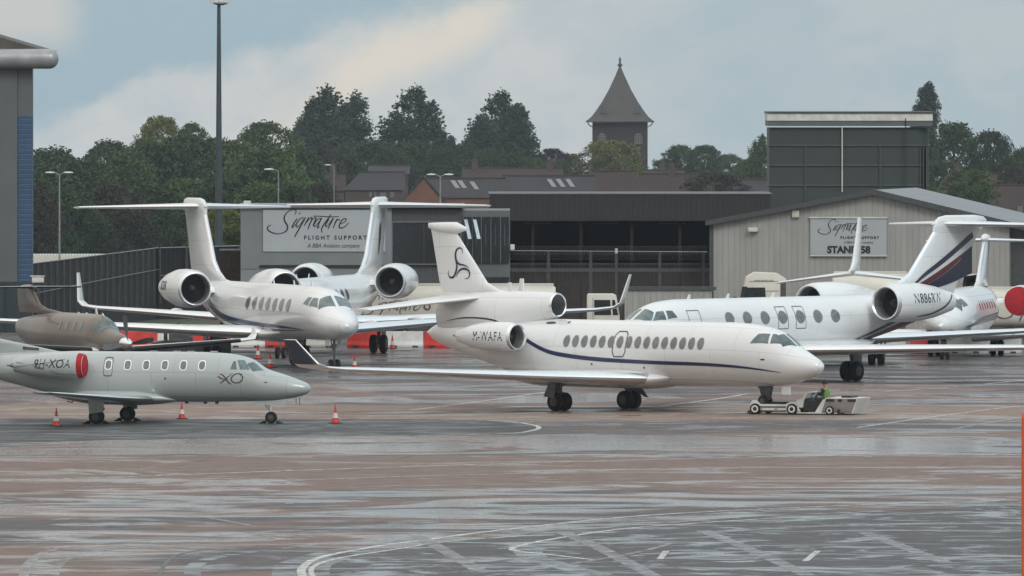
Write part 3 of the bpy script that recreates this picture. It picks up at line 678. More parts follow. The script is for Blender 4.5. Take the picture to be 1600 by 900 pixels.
    g.build('underside_probe', DGREY, root); g = MB(); g.tube([(-1.6, -.1, 1.05), (-1.75, -.1, .82), (-1.95, -.1, .86)], .025, 6)
    g.build('underside_probe', DGREY, root)
    for q in (.5, 1.2, 3.1, 3.9, 4.4): MB().box(q, q+.14, -.02, .02, .8, .9).build('underside_antenna', DGREY, root)
    for q in (1.6, 2.6, 3.2, 4.2): MB().box(q, q+.3, -.06, .06, 2.93, 2.985).build('roof_antenna', PEARL, root)
    return root

def turboprop(label, px, Y, a):
    loc, th = place(px, Y, a)
    root = thing('turboprop_plane', label, 'plane', loc, th, None)
    B = Body(3.75, [(0, 2.0, 1.5, .22), (.3, 2.12, 1.33, .36), (1.0, 2.26, 1.15, .5), (1.6, 2.38, 1.05, .6), (2.0, 2.5, 1.0, .68), (2.5, 2.86, .97, .74), (3.2, 3.04, .95, .79), (4.5, 3.08, .94, .8),
                    (8.0, 3.08, .96, .84), (9.5, 3.02, 1.08, .74), (11.5, 2.86, 1.35, .5), (13.3, 2.66, 1.85, .24), (13.7, 2.4, 2.1, .05)])
    B.mesh().build('fuselage', TAN, root)
    W = Foil([(1.9, .5, 1.38, 2.3, .14), (1.3, 6.9, 1.78, 1.4, .13), (1.0, 7.75, 1.86, 1.1, .12), (.7, 7.95, 2.05, .7, .1), (.3, 8.05, 2.38, .4, .1)])
    for s in (1, -1):
        wo = W.mesh(s).build('wing', WHITE, root); Foil([(1.87, .9, 1.405, 2.25, .14), (1.3, 6.9, 1.78, 1.4, .13)]).mesh(s, .12, .01).build('de_icing_boot', RUBBER, wo)
    FN = Foil([(-3.0, 0, 3.0, 6.6, .02), (-6.0, 0, 3.22, 3.7, .05), (-6.9, 0, 3.4, 2.9, .09), (-7.9, 0, 4.15, 2.0, .1)])
    FN.mesh(1).build('tail_fin', TAN, root)
    H = Foil([(-7.8, 0, 4.2, 1.25, .1), (-8.2, 2.6, 4.2, .8, .1)])
    for s in (1, -1):
        so = H.mesh(s).build('tailplane', WHITE, root); H.mesh(s, .1, .01).build('de_icing_boot', RUBBER, so)
    Body(-7.45, [(0, 4.22, 4.2, .02), (.3, 4.34, 4.08, .12), (1.4, 4.32, 4.1, .12), (2.2, 4.22, 4.18, .02)]).mesh(16, 14).build('fin_top_fairing', TAN, root)
    sp_ = MB().lathe([(-.3, .29), (-.05, .27), (.2, .2), (.38, .1), (.45, .01)], (3.95, 0, 1.75), n=24).build('propeller_spinner', METAL, root)
    for k in range(4):
        a_ = R(8+90*k); m = MB(); rows = []
        for t, c_, tw in ((.2, .10, 1.0), (.5, .15, .8), (.9, .17, .55), (1.25, .13, .4), (1.33, .04, .4)):
            cy, cz = math.cos(a_)*t, math.sin(a_)*t; ny, nz = -math.sin(a_), math.cos(a_)
            rows.append([(4.05+c_*math.sin(tw)*q, cy+ny*c_*q*math.cos(tw), 1.75+cz+nz*c_*q*math.cos(tw)) for q in (-1, 1)]+[(4.07+c_*math.sin(tw)*q, cy+ny*c_*q*math.cos(tw), 1.75+cz+nz*c_*q*math.cos(tw)) for q in (1, -1)])
        m.grid(rows, True); m.build('propeller_blade', DGREY, root)
    for s in (1, -1):
        MB().tube([(3.2, s*.5, 1.55), (3.0, s*.66, 1.5), (2.75, s*.76, 1.5)], [.09, .1, .085], 10).build('exhaust_pipe', DGREY, root)
        for i in range(4):
            m = MB(); oval(m, B, -.1-i*.85, 2.5, .16, .2, s, pw=3.5); m.build('cabin_window', GLASS, root)
        m = MB(); pane(m, B, [(.98, 2.35), (1.42, 2.35), (1.32, 2.75), (1.05, 2.75)], s); pane(m, B, [(1.5, 2.38), (1.78, ('t', .95)), (1.42, ('t', .62)), (1.3, ('t', .78))], s)
        pane(m, B, [(1.86, ('t', .06)), (1.86, ('t', .95)), (1.4, ('t', .66)), (1.38, ('t', .05))], s); m.build('cockpit_window', COCKPIT, root)
    m = MB().lathe([(-.1, .12), (.02, .14), (.04, .12), (-.08, .09)], (3.6, 0, 1.35), n=16, sy=2).build('chin_intake', BLACK, root)
    antenna(root, .2, 3.05, .35)
    for q in (-1, -2, 1): antenna(root, q, 3.05, .08)
    for s in (1, -1):
        MB().tube([(-.1, s*2.2, .3), (.25, s*2.2, .7), (.2, s*2.2, 1.25)], .06).build('main_gear_leg', GEARM, root); wheel(root, -.1, s*2.2, .3, .3, .2)
    MB().tube([(3.0, 0, .22), (2.9, 0, 1.1)], .05).build('nose_gear_leg', GEARM, root); wheel(root, 3.0, 0, .22, .22, .16)
    return root

def midjet(label, px, Y, a, left=True):
    loc, th = place(px, Y, a, left)
    root = thing('business_jet', label, 'jet', loc, th, 'parked business jets')
    x0 = 11.0; X = lambda s: x0-s
    B = Body(x0, [(0, 1.72, 1.7, .01), (.15, 1.98, 1.5, .3), (.8, 2.3, 1.22, .65), (1.6, 2.6, 1.08, .95), (2.1, 2.82, 1.03, 1.08), (2.9, 3.22, 1.0, 1.22), (3.8, 3.42, 1.0, 1.32), (5, 3.5, 1.0, 1.35), (13, 3.5, 1.0, 1.35), (15, 3.48, 1.3, 1.22), (17.5, 3.4, 2.0, .8), (19.5, 3.2, 2.7, .3), (20, 3.0, 2.9, .05)])
    B.mesh().build('fuselage', WHITE, root)
    W = Foil([(3.6, .7, 1.05, 5.6, .11), (1.4, 3.6, 1.15, 3.8, .11), (-1.9, 9.3, 1.45, 1.4, .1), (-2.2, 9.6, 1.6, 1.2, .09), (-3.0, 9.8, 2.6, .6, .08)])
    for s in (1, -1):
        wo = W.mesh(s).build('wing', WHITE, root); W.mesh(s, .06, .008).build('wing_leading_edge', METAL, wo)
    FN = Foil([(-3.2, 0, 3.4, 6.2, .02), (-4.9, 0, 3.7, 4.4, .08), (-7.6, 0, 5.75, 2.6, .1), (-7.7, 0, 5.9, 2.5, .1)])
    fin = FN.mesh(1).build('tail_fin', WHITE, root); Foil(FN.q[1:3]).mesh(1, .06, .008).build('fin_leading_edge', METAL, fin)
    H = Foil([(-7.9, 0, 5.78, 2.1, .1), (-9.2, 3.2, 5.7, 1.0, .09)])
    for s in (1, -1):
        so = H.mesh(s).build('tailplane', WHITE, root); H.mesh(s, .06, .008).build('tailplane_leading_edge', METAL, so)
    Body(-7.1, [(0, 5.85, 5.83, .02), (.2, 6.02, 5.66, .16), (1.2, 6.1, 5.62, .22), (3.2, 5.9, 5.8, .03)]).mesh(16, 18).build('fin_top_fairing', WHITE, root)
    for s in (1, -1):
        nacelle(root, -3.8, s*2.25, 2.72, .8, 4.0, WHITE, 'disc')
        MB().prism([(-4.6, 2.6), (-4.9, 2.85), (-7.2, 2.85), (-7.3, 2.65)], 'y', s*.9, s*1.5).build('engine_pylon', WHITE, root)
        for i in range(7):
            m = MB(); oval(m, B, 4.6-i*1.0, 2.65, .16, .24, s, pw=3); m.build('cabin_window', GLASS, root)
        m = MB(); pane(m, B, [(X(2.5), 2.62), (X(3.1), 2.7), (X(3.05), 3.05), (X(2.8), 3.02)], s)
        pane(m, B, [(X(1.95), ('t', .06)), (X(2.1), ('t', 1.0)), (X(2.72), ('t', .72)), (X(2.75), ('t', .05))], s); m.build('cockpit_window', COCKPIT, root)
        bf = lambda x, z, sd: B.side(x, z, sd, .014)
        for j, (z0, w_) in enumerate(((2.1, .07), (1.97, .06), (1.84, .05))):
            m = MB(); stripe(m, bf, [(8.6, 1.66-j*.02), (6.5, 1.8-j*.06), (4, z0-.1), (0, z0), (-4, z0+.1), (-7, z0+.5)], [.02, w_, w_, w_, w_, .02], s); m.build('red_stripe', MAROON, root)
        m = MB(); stripe(m, bf, [(x0-.5, 1.5), (9, 1.3), (7, 1.25), (4.5, 1.35)], [.1, .3, .3, .05], s); m.build('nose_stripe', MAROON, root)
    maingear(root, 1.6, 1.1, .4, .4, .8); nosegear(root, X(2.4), 1.1, .25, .3)
    return root

def person_mesh(root_name, joints, edges, radii, mat, label, cat, loc, rz):
    me = bpy.data.meshes.new(root_name); me.from_pydata(joints, edges, []); me.materials.append(mat)
    o = bpy.data.objects.new(root_name, me); COL.objects.link(o)
    o.location = loc; o.rotation_euler = (0, 0, rz)
    md = o.modifiers.new('skin', 'SKIN')
    for i, r in enumerate(radii):
        me.skin_vertices[0].data[i].radius = (r, r) if not isinstance(r, tuple) else r
    me.skin_vertices[0].data[0].use_root = True
    s = o.modifiers.new('sub', 'SUBSURF'); s.levels = 2; s.render_levels = 2
    return o
SKIN_ = pm('skin', (.36, .2, .14), .5, 0, .05, 8)
HIVIS = pm('hi_vis_fabric', (.12, .24, .05), .7, 0, .1, 10)
NAVYC = pm('dark_workwear', (.015, .018, .025), .8, 0, .2, 10)
HAIR = pm('dark_hair', (.015, .012, .01), .7, 0, .2, 20)

def tug():
    loc, th = place(1248, 543.6, 17)
    root = thing('aircraft_tug', 'low white towing tractor holding the nose wheel of the jet lettered M-WAFA', 'tractor', loc, th)
    wd = 1.05
    b = MB()
    b.prism([(-1.80, .12), (-1.84, .45), (-1.75, .60), (-1.58, .60), (-1.42, .44), (-.30, .44), (-.16, .50), (.05, .52), (.22, .48), (.34, .16), (-.25, .12), (-1.5, .12)], 'y', -wd, -wd+.25)
    b.prism([(-1.80, .12), (-1.84, .45), (-1.75, .60), (-1.58, .60), (-1.42, .44), (-.30, .44), (-.16, .50), (.05, .52), (.22, .48), (.34, .16), (-.25, .12), (-1.5, .12)], 'y', wd-.25, wd)
    b.build('side_frame', WHP, root, bevel=.015)
    MB().box(-1.45, .2, -wd+.252, wd-.252, .2, .42).build('deck', DGREY, root)
    MB().prism([(-1.05, .442), (-.95, .53), (-.3, .53), (-.24, .442)], 'y', -.95, -.5).build('battery_cover', RUBBER, root)
    for (z0, z1) in ((.295, .345), (.125, .175)):
        MB().box(-1.40, -.27, -wd-.02, -wd+.01, z0, z1).build('side_slit', INK, root)
    m = MB(); m.box(-1.42, -.26, -wd-.004, -wd+.01, .18, .29); m.build('side_panel', WHP, root)
    for x0_, x1_ in ((-1.42, -1.3), (-.78, -.62)):
        MB().box(x0_, x1_, -wd-.01, -wd-.004, .215, .25).build('marker_lamp', DGREY, root)
    MB().prism([(.18, .30), (.14, .52), (.22, .62), (.42, .68), (.62, .96), (.68, .94), (.52, .62), (.46, .30)], 'y', -wd, wd).build('front_cowl', WHP, root, bevel=.02)
    MB().prism([(.47, .14), (.50, .6), (.60, .70), (.66, .70), (.66, .60), (1.0, .60), (1.28, .72), (1.32, .62), (1.0, .14)], 'y', -.95, .95).build('driver_footwell', INK, root)
    b = MB().prism([(.2, .1), (1.0, .1), (1.36, .66), (1.48, .66), (1.3, .1), (1.3, .06), (.2, .06)], 'y', -wd, -wd+.06)
    b.prism([(.2, .1), (1.0, .1), (1.36, .66), (1.48, .66), (1.3, .1), (1.3, .06), (.2, .06)], 'y', wd-.06, wd); b.build('lower_rail', WHP, root)
    PAN = pm('tug_panel', (.22, .19, .175), .45, .1, .1, 2, dirt=.2)
    MB().prism([(1.26, .10), (2.62, .08), (2.84, .68), (1.50, .68)], 'y', -wd+.0, wd).build('engine_box', PAN, root, bevel=.02)
    b = MB(); b.prism([(1.44, .682), (2.86, .682), (2.86, .72), (1.46, .72)], 'y', -wd-.01, wd+.01); b.prism([(2.62, .08), (2.66, .07), (2.88, .70), (2.84, .69)], 'y', -wd-.01, wd+.01)
    b.prism([(1.22, .1), (1.28, .1), (1.5, .69), (1.44, .69)], 'y', -wd-.01, wd+.01); b.build('box_edge_trim', WHP, root)
    for x0_, x1_ in ((1.5, 1.86), (2.02, 2.2), (2.44, 2.82)):
        MB().box(x0_, x1_, -wd-.012, -wd-.001, .565, .675).build('light_recess', INK, root)
    MB().box(2.0, 2.12, -wd-.05, -wd-.002, .05, .24).build('tow_hook', INK, root)
    MB().box(2.05, 2.5, -.6, .4, .722, .80).build('tool_tray', INK, root)
    MB().box(1.2, 1.42, -.7, .7, .60, .72).build('driver_seat', RUBBER, root, bevel=.02)
    b = MB(); t0 = Vector((1.0, -.4, .92))
    ring = [t0+Vector((.04*math.sin(a), .19*math.cos(a), .19*math.sin(a)))+Vector((.10*math.sin(a), 0, 0)) for a in np.linspace(0, 2*math.pi, 25)]
    b.tube(ring, .018, 6, cap=False); b.tube([t0, t0+Vector((-.18, 0, -.3))], .022, 6); b.tube([ring[0], ring[12]], .012, 5); b.build('steering_wheel', INK, root)
    b = MB(); b.tube([(.78, -.9, .62), (.82, -.9, .9), (.95, -.9, .93)], .02, 6); b.tube([(.8, .6, .62), (.85, .6, 1.0)], .02, 6); b.box(.82, .97, -.98, -.86, .86, .93); b.build('control_levers', DGREY, root)
    MB().prism([(-1.9, .02), (-2.02, .02), (-2.02, .14), (-1.82, .2), (-1.78, .12)], 'y', -.9, .9).build('wheel_clamp', DGREY, root)
    for x, z in ((-1.62, .235), (0, .235), (1.66, .19)):
        for s in (1, -1):
            r = .235 if x < 1 else .19
            o = MB().lathe([(-.13, r*.5), (-.13, r*.9), (-.08, r), (.08, r), (.13, r*.9), (.13, r*.5)], (x, s*(wd-.06), z), 'y', 24, True).build('wheel', RUBBER, root)
            MB().lathe([(-.14, .01), (-.14, r*.15), (-.135, r*.35)], (x, s*(wd-.06), z), 'y', 20).build('hub', INK, o)
            MB().lathe([(s*.0-.137, r*.36), (-.142, r*.38), (-.142, r*.62), (-.134, r*.66)], (x, -(wd-.06) if s < 0 else (wd-.06)+.276, z), 'y', 24).build('rim', WHP, o)
    # driver, seated facing the aircraft
    px_ = Vector(loc)+Matrix.Rotation(th, 3, 'Z') @ Vector((1.32, -.4, .60))
    J = [(0,0,0),(0,0,.16),(0,0,.36),(-.03,0,.50),(-.05,0,.60),(-.06,0,.70),(-.07,0,.79),
         (-.02,-.19,.47),(-.16,-.24,.26),(-.26,-.16,.24),(-.02,.19,.47),(-.16,.24,.26),(-.26,.16,.24),
         (-.02,-.10,.0),(-.42,-.12,.02),(-.46,-.12,-.34),(-.56,-.12,-.40),(-.02,.10,.0),(-.42,.12,.02),(-.46,.12,-.34),(-.56,.12,-.40)]
    E = [(0,1),(1,2),(2,3),(3,4),(4,5),(5,6),(2,7),(7,8),(8,9),(2,10),(10,11),(11,12),(0,13),(13,14),(14,15),(15,16),(0,17),(17,18),(18,19),(19,20)]
    Rr = [.13,.13,.15,.07,.06,.095,.08,.06,.045,.03,.06,.045,.03,.085,.065,.045,.04,.085,.065,.045,.04]
    p = person_mesh('person', J, E, Rr, SKIN_, '', '', px_, th)
    tag(p, 'seated driver in a hi-vis vest with hands on the wheel of the white towing tractor', 'person')
    b = MB()
    for zz, rx_, ry in ((-.03, .15, .19), (.1, .15, .185), (.25, .155, .2), (.38, .15, .22), (.47, .11, .19), (.52, .07, .09)):
        pass
    b.grid([[(-.01+rx_*math.cos(t), ry*math.sin(t), zz) for t in np.linspace(0, 2*math.pi, 20, endpoint=False)] for zz, rx_, ry in ((-.03, .165, .2), (.1, .165, .2), (.25, .17, .21), (.38, .165, .235), (.47, .12, .2), (.52, .08, .10))], True)
    b.build('hi_vis_vest', HIVIS, p)
    b = MB()
    for s in (1, -1):
        b.tube([(-.02, s*.10, .0), (-.42, s*.12, .02), (-.46, s*.12, -.34)], [.11, .085, .065], 12)
        b.tube([(-.02, s*.2, .46), (-.16, s*.245, .26), (-.24, s*.18, .245)], [.075, .06, .05], 12)
    b.build('dark_overalls', NAVYC, p)
    b = MB(); b.grid([[(-.045+r_*math.cos(t)*1.1, r_*math.sin(t), zz) for t in np.linspace(0, 2*math.pi, 20, endpoint=False)] for zz, r_ in ((.71, .103), (.76, .108), (.81, .098), (.86, .06), (.88, .01))], True)
    b.build('hair', HAIR, p)
    for s in (1, -1):
        MB().lathe([(-.01, .001), (-.008, .012), (.008, .012), (.01, .001)], (-.15, s*.035, .72), 'x', 8).build('eye', INK, p)
    MB().prism([(-.15, .71), (-.18, .675), (-.15, .665)], 'y', -.015, .015).build('nose', SKIN_, p)
tug()

# ---------------------------------------------------------------- aircraft
falcon('white three-engined jet lettered M-WAFA, its nose held by the low towing tractor', 929, 550, 43, False, lift=.32)
gulfstream('white twin-engined jet with a dark blue side stripe, right behind the grey-white XO jet', 399, 631, 73, False, 1.03, livery='blue')
gulfstream('white twin-engined jet with a dark emblem on its fin before the lettered office', 526, 658, 78.7, True, 1.0, roll=R(0), livery='emblem')
gulfstream('white long jet lettered N886RW with red and navy sweep on its tall fin', 1272, 601, 52, True, 1.0, livery='sweep', finz=-.25, winglet=False, w0=7.7, wsp=1.37, flat=.35, tx=.7)
falcon('plain white jet mostly hidden, its narrow bare fin crossing the stand 58 sign', 1306, 632, 80, True, .92, livery=False, centre=False)
midjet('white jet with thin red side stripes and round red engine covers at the right edge', 1509, 651, 81)
citation('grey-white small jet lettered XO and 9H-XOA with a red cover on its engine', 177, 531, 14.6)
turboprop('tan single-propeller plane parked behind the grey-white XO jet', 149, 603, 66)

# ---------------------------------------------------------------- apron things
def cone():
    t = thing('traffic_cone', '', 'cone', (0, 0, 0), 0, 'traffic cones on the apron')
    MB().lathe([(0, .29), (.03, .29), (.035, .2)], (0, 0, 0), 'z', 4, False).build('base', RUBBER, t, smooth=False)
    MB().lathe([(.03, .16), (.22, .115), (.22, .116)], (0, 0, 0), 'z', 20).build('lower_band', REDP, t)
    MB().lathe([(.22, .117), (.24, .112), (.42, .07)], (0, 0, 0), 'z', 20).build('white_sleeve', WHP, t)
    MB().lathe([(.42, .069), (.7, .022), (.75, .018), (.752, .002)], (0, 0, 0), 'z', 20).build('top_band', REDP, t)
    return t
K0 = cone()
cones = [(88, 666, 1.0, 'cone nearest the left edge, under the tail end of the XO jet'), (284, 654.5, .95, 'cone behind the XO jet belly, between its main and nose wheels'),
         (524, 661.5, 1.03, 'cone standing alone right of the nose of the XO jet'), (403, 561, 1.0, 'cone beyond the cockpit of the XO jet, left of the blue winglet'), (422, 575, 1.0, 'cone just above the XO jet windscreen, closest to the blue winglet'),
         (554, 577, .95, 'cone right of the nose wheel of the blue-striped jet'), (613, 545, .95, 'cone in front of the white barrier, right of the twin black wheels')]
for i, (x, y, s, l) in enumerate(cones):
    l = 'red and white '+l
    if i == 0: K0.location = P(x, y); K0.scale = (s,)*3; K0['label'] = l
    else: dup(K0, P(x, y), rng.random(), l, s)
def barrier(mat, lab):
    t = thing('water_filled_barrier', lab, 'barrier', (0, 0, 0), 0, 'plastic barriers in a row behind the jets')
    MB().prism([(-.3, 0), (.3, 0), (.3, .16), (.12, .34), (.10, .85), (-.10, .85), (-.12, .34), (-.3, .16)], 'x', -.98, .98).build('body', mat, t, bevel=.03)
    b = MB(); b.box(-.7, -.4, -.301, -.28, .02, .1); b.box(.4, .7, -.301, -.28, .02, .1); b.build('forklift_slot', INK, t)
    MB().lathe([(.85, .05), (.88, .05), (.881, .01)], (0, 0, 0), 'z', 12).build('filler_cap', mat, t)
    return t
BR, BW = barrier(REDP, ''), barrier(WHP, '')
seq = [(85, 'r'), (145, 'w'), (217, 'r'), (270, 'w'), (331, 'r'), (385, 'w'), (440, 'r'), (498, 'w'), (572, 'r'), (632, 'w'), (692, 'r'), (750, 'w'),
       (1385, 'w'), (1452, 'r'), (1508, 'w'), (1566, 'w')]
nm_ = {85: 'behind the tan plane', 217: 'just right of the tan plane propeller', 331: 'between the tan plane wing tip and grey tug roof', 440: 'behind the main wheels of the blue-striped jet', 572: 'left of the twin black wheels beside the blue-striped jet nose', 692: 'behind the tail cone of the M-WAFA jet',
       145: 'hidden behind the tan plane cabin', 270: 'behind the grey tug roof', 385: 'left of the blue-striped jet main wheels', 498: 'behind the nose of the blue-striped jet', 632: 'between the twin black wheels and the M-WAFA tail', 750: 'hidden behind the M-WAFA jet tail',
       1385: 'under the rear of the N886RW jet', 1452: 'under the nose of the red-striped jet', 1508: 'under the red-striped jet belly', 1566: 'under the red-striped jet wing near right edge'}
first = {'r': BR, 'w': BW}
for x, k in seq:
    p = P(x, 543 if x < 1000 else 552); l = ('red' if k == 'r' else 'white')+' plastic barrier '+nm_[x]
    if first[k] is not None and not first[k].get('label'): first[k].location = p; first[k]['label'] = l
    else: dup(first[k], p, R(rng.uniform(-4, 4)), l)
# airport tug behind the small jet
def small_tug():
    p = P(278, 566); t = thing('baggage_tractor', 'dark grey tractor cab with a red beacon on its roof, behind the XO jet', 'tractor', p, R(6))
    b = MB(); b.prism([(-1.3, .35), (1.4, .35), (1.4, 1.0), (.7, 1.05), (.65, 1.1), (-.65, 1.1), (-1.3, 1.0)], 'y', -.7, .7); b.build('body', DGREY, t, bevel=.03)
    b = MB()
    for x in (-.66, .6):
        for y in (-.66, .6): b.prism([(x, 1.1), (x+.1, 1.1), (x+.08*(1 if x < 0 else .2), 1.72), (x+.0, 1.72)], 'y', y, y+.06)
    b.build('cab_frame', DGREY, t)
    MB().box(-.68, .72, -.7, .7, 1.72, 1.78).build('roof', DGREY, t, bevel=.02)
    MB().box(-.5, .54, -.62, -.61, 1.12, 1.7).build('side_window', GLASS, t)
    MB().lathe([(1.78, .07), (1.92, .065), (1.97, .03), (1.98, .001)], (0, 0, 0), 'z', 12).build('beacon', REDP, t)
    for x in (-.85, .95):
        for y in (-.6, .6): wheel(t, x, y, .32, .32, .22)
    b = MB(); b.prism([(1.4, .4), (2.6, .4), (2.6, 1.0), (2.3, 1.3), (1.9, 1.3), (1.5, .9)], 'y', -.7, .7); b.build('rear_unit', DGREY, t, bevel=.03)
small_tug()
# apron edge lights
gl = None
for i, (x, y) in enumerate([(55, 749), (250, 742.5), (450, 735), (650, 728.5), (868, 722), (1095, 716), (1357, 714), (1563, 710), (452, 787)]):
    if gl is None:
        gl = thing('ground_light', 'small flush metal light in the apron, in the row along the white lines', 'light', P(x, y), 0, 'flush lights along the taxi line')
        MB().lathe([(0, .16), (.025, .14), (.03, .06), (.032, .001)], (0, 0, .004), 'z', 16).build('casing', STEEL, gl); MB().box(-.05, .05, -.14, -.10, .01, .034).build('lens', GLASS, gl)
    else: dup(gl, P(x, y), 0, 'small flush metal light alone in the open apron below the row' if i == 8 else None)
# slim orange post at the right edge, close to the camera
t = thing('orange_marker_post', 'slim orange post standing at the extreme right edge, nearest to the camera', 'post', ((1599.6-800)*150/FPX, 150, 0))
OR = pm('orange_paint', (.6, .085, .01), .5, 0, .1, 2, dirt=.2)
MB().lathe([(0, .026), (10.8, .026), (10.86, .018), (10.88, .001)], (0, 0, 0), 'z', 14).build('pole', OR, t)
MB().lathe([(0, .12), (.02, .12), (.03, .03)], (0, 0, 0), 'z', 14).build('foot_plate', OR, t)

# fuel trucks
TGL = pm('truck_glass', (.015, .02, .02), .15, 0, .3, 2)
def fuel_tanker(label, x0, x1, ytop, Y, cab=None, script=True, hgt=1.7, ring=None, sigw=None, sigx=None, zb=1.0):
    s = FPX/Y; xm = (x0+x1)/2; ln = (x1-x0)/s; top = HC-(ytop-YH)/s
    t = thing('fuel_tanker', label, 'truck', ((xm-800)/s, Y, 0), 0, 'cream fuel trucks behind the jets')
    hz = (top-zb)/2; b = MB(); rows = []
    for x in (-ln/2, -ln/2+.06, -ln/2+.12, ln/2-.12, ln/2-.06, ln/2):
        k = .93 if abs(abs(x)-ln/2) < .01 else (.985 if abs(abs(x)-ln/2) < .08 else 1)
        rows.append([(x, 1.22*k*abs(math.cos(a))**.6*math.copysign(1, math.cos(a)), zb+hz+hz*k*abs(math.sin(a))**.6*math.copysign(1, math.sin(a))) for a in np.linspace(0, 2*math.pi, 40, endpoint=False)])
    b.grid(rows, True); b.f += [tuple(range(40)), tuple(200+k for k in range(40))]; b.mi += [0, 0]; b.build('tank', CREAM, t)
    b = MB(); b.box(-ln/2+.1, ln/2-.1, -.9, -.84, top+.0, top+.13); b.box(-ln/2+.1, ln/2-.1, .84, .9, top+.0, top+.13)
    for q in np.arange(-ln/2+.8, ln/2-.5, 2.0): b.lathe([(top-.02, .28), (top+.07, .28), (top+.08, .01)], (q, 0, 0), 'z', 16)
    b.build('roof_walkway', CREAM, t)
    MB().box(-ln/2+.2, ln/2-.2, -1.0, 1.0, .75, .98).build('chassis', DGREY, t)
    for q in (-ln/2+1.2, -ln/2+2.4, ln/2-1.4):
        for s_ in (1, -1): wheel(t, q, s_*1.0, .5, .5, .35)
    if script:
        b = MB(); W = sigw or 2.6
        sig_mesh(b, W, lambda u_, v: (u_+(sigx or 0), -1.235, zb+hz+v)); b.build('script_lettering', INK, t, smooth=False, fixn=False)
    if ring: 
        MB().lathe([(-1.25, .19), (-1.27, .19), (-1.27, .12), (-1.25, .12)], (ring, 0, zb+hz), 'y', 20).build('round_emblem', MAROON, t)
    if cab:
        c0, c1, cy = cab; a = (c0-xm)/s; b_ = (c1-xm)/s; ct = HC-(cy-YH)/s
        b = MB(); b.prism([(a, .6), (b_, .6), (b_, 1.6), (b_-.18, ct-.08), (b_-.35, ct), (a+.05, ct), (a, ct-.1)], 'y', -1.2, 1.2); cb = b.build('cab', CREAM, t, bevel=.04)
        MB().prism([(a+.38, 1.6), (b_-.45, 1.6), (b_-.5, ct-.3), (a+.38, ct-.3)], 'y', -1.225, -1.2).build('cab_window', TGL, cb); MB().prism([(b_-.36, 1.6), (b_-.08, 1.6), (b_-.26, ct-.3), (b_-.4, ct-.3)], 'y', -1.225, -1.2).build('quarter_window', TGL, cb)
        MB().box(a+.3, a+.32, -1.216, -1.2, .8, ct-.2).build('door_seam', DGREY, cb)
        MB().prism([(b_-.02+.03, 1.65), (b_+.02, 1.65), (b_-.13, ct-.2), (b_-.17, ct-.2)], 'y', -1.05, 1.05).build('windscreen', COCKPIT, cb)
        MB().box(b_+.02, b_+.12, -1.42, -1.24, 1.8, 2.3).build('wing_mirror', DGREY, cb)
        b = MB(); b.box(a, b_, -1.1, 1.1, .35, .6); b.build('bumper', DGREY, cb)
        for s_ in (1, -1): wheel(t, (a+b_)/2, s_*1.0, .5, .5, .35)
    return t
fuel_tanker('long cream fuel tanker with script lettering and cab, behind the M-WAFA jet tail', 556, 868, 447, 676, (917, 968, 459), True, ring=-1.5, sigw=3.4, sigx=-3.5)
fuel_tanker('cream fuel tanker directly below the stand 58 sign, partly hidden by jets', 1300, 1420, 428, 680, None, True, sigw=2.2, sigx=-.2, zb=1.2)
fuel_tanker('cream fuel tanker with script lettering at the right edge, behind the round red engine cover', 1542, 1760, 452, 676, None, True, sigw=3.8, sigx=-1.4, zb=.9)
CONCK = pm('crease_line_grey', (.2, .19, .16), .6)
def lorry(label, x0, x1, ytop, Y, face=1):
    s = FPX/Y; c = (x0+x1)/2; t = thing('lorry_cab', label, 'truck', ((c-800)/s, Y, 0), R(0), 'cream fuel trucks behind the jets')
    h = (x1-x0)/s/2; top = HC-(ytop-YH)/s
    MB().prism([(-h, .6), (h, .6), (h, top-.35), (h-.5, top-.05), (-h+.9, top), (-h+.45, top-.25), (-h+.02, 1.8)], 'y', -1.2, 1.2).build('cab', CREAM, t, bevel=.05)
    MB().prism([(-h+.3, 2.35), (-h+1.5, 2.35), (-h+1.45, 2.98), (-h+.45, 2.98)], 'y', -1.225, -1.2).build('cab_window', TGL, t)
    MB().box(-h-.25, -h-.05, -1.4, -1.2, 1.8, 2.5).build('wing_mirror', DGREY, t)
    MB().prism([(-h+.06, 2.0), (-h+.5, 2.0), (-h+.5, top-.75), (-h+.24, top-.75)], 'y', -1.222, -1.205).build('side_deflector', INK, t)
    for zz in (top-.5, top-1.0): MB().box(-h+.6, h-.4, -1.216, -1.2, zz, zz+.03).build('body_crease', CONCK, t)  # thin grey lines drawn along the cab side
    MB().box(h-.32, h-.02, -1.214, -1.2, .8, top-.5).build('rear_dark_strip', DGREY, t)  # dark upright strip at the rear edge of the cab
    vs, fs = textmesh('www.gama.com', .16); b = MB(); b.add([(x+.1, -1.212, top-.42+z) for x, z in vs], fs); b.build('small_lettering', INK, t, smooth=False, fixn=False)
    for q in (-h+.6, h-.6):
        for s_ in (1, -1): wheel(t, q, s_*1.0, .5, .5, .35)
    MB().box(-h, h, -1.0, 1.0, .4, .6).build('chassis', DGREY, t)
lorry('cream lorry cab with sloping roof fairing, left of the stand 58 sign', 1152, 1228, 425, 680)
lorry('cream lorry cab standing beside the thin fin of the red-striped jet', 1498, 1527, 430, 684)
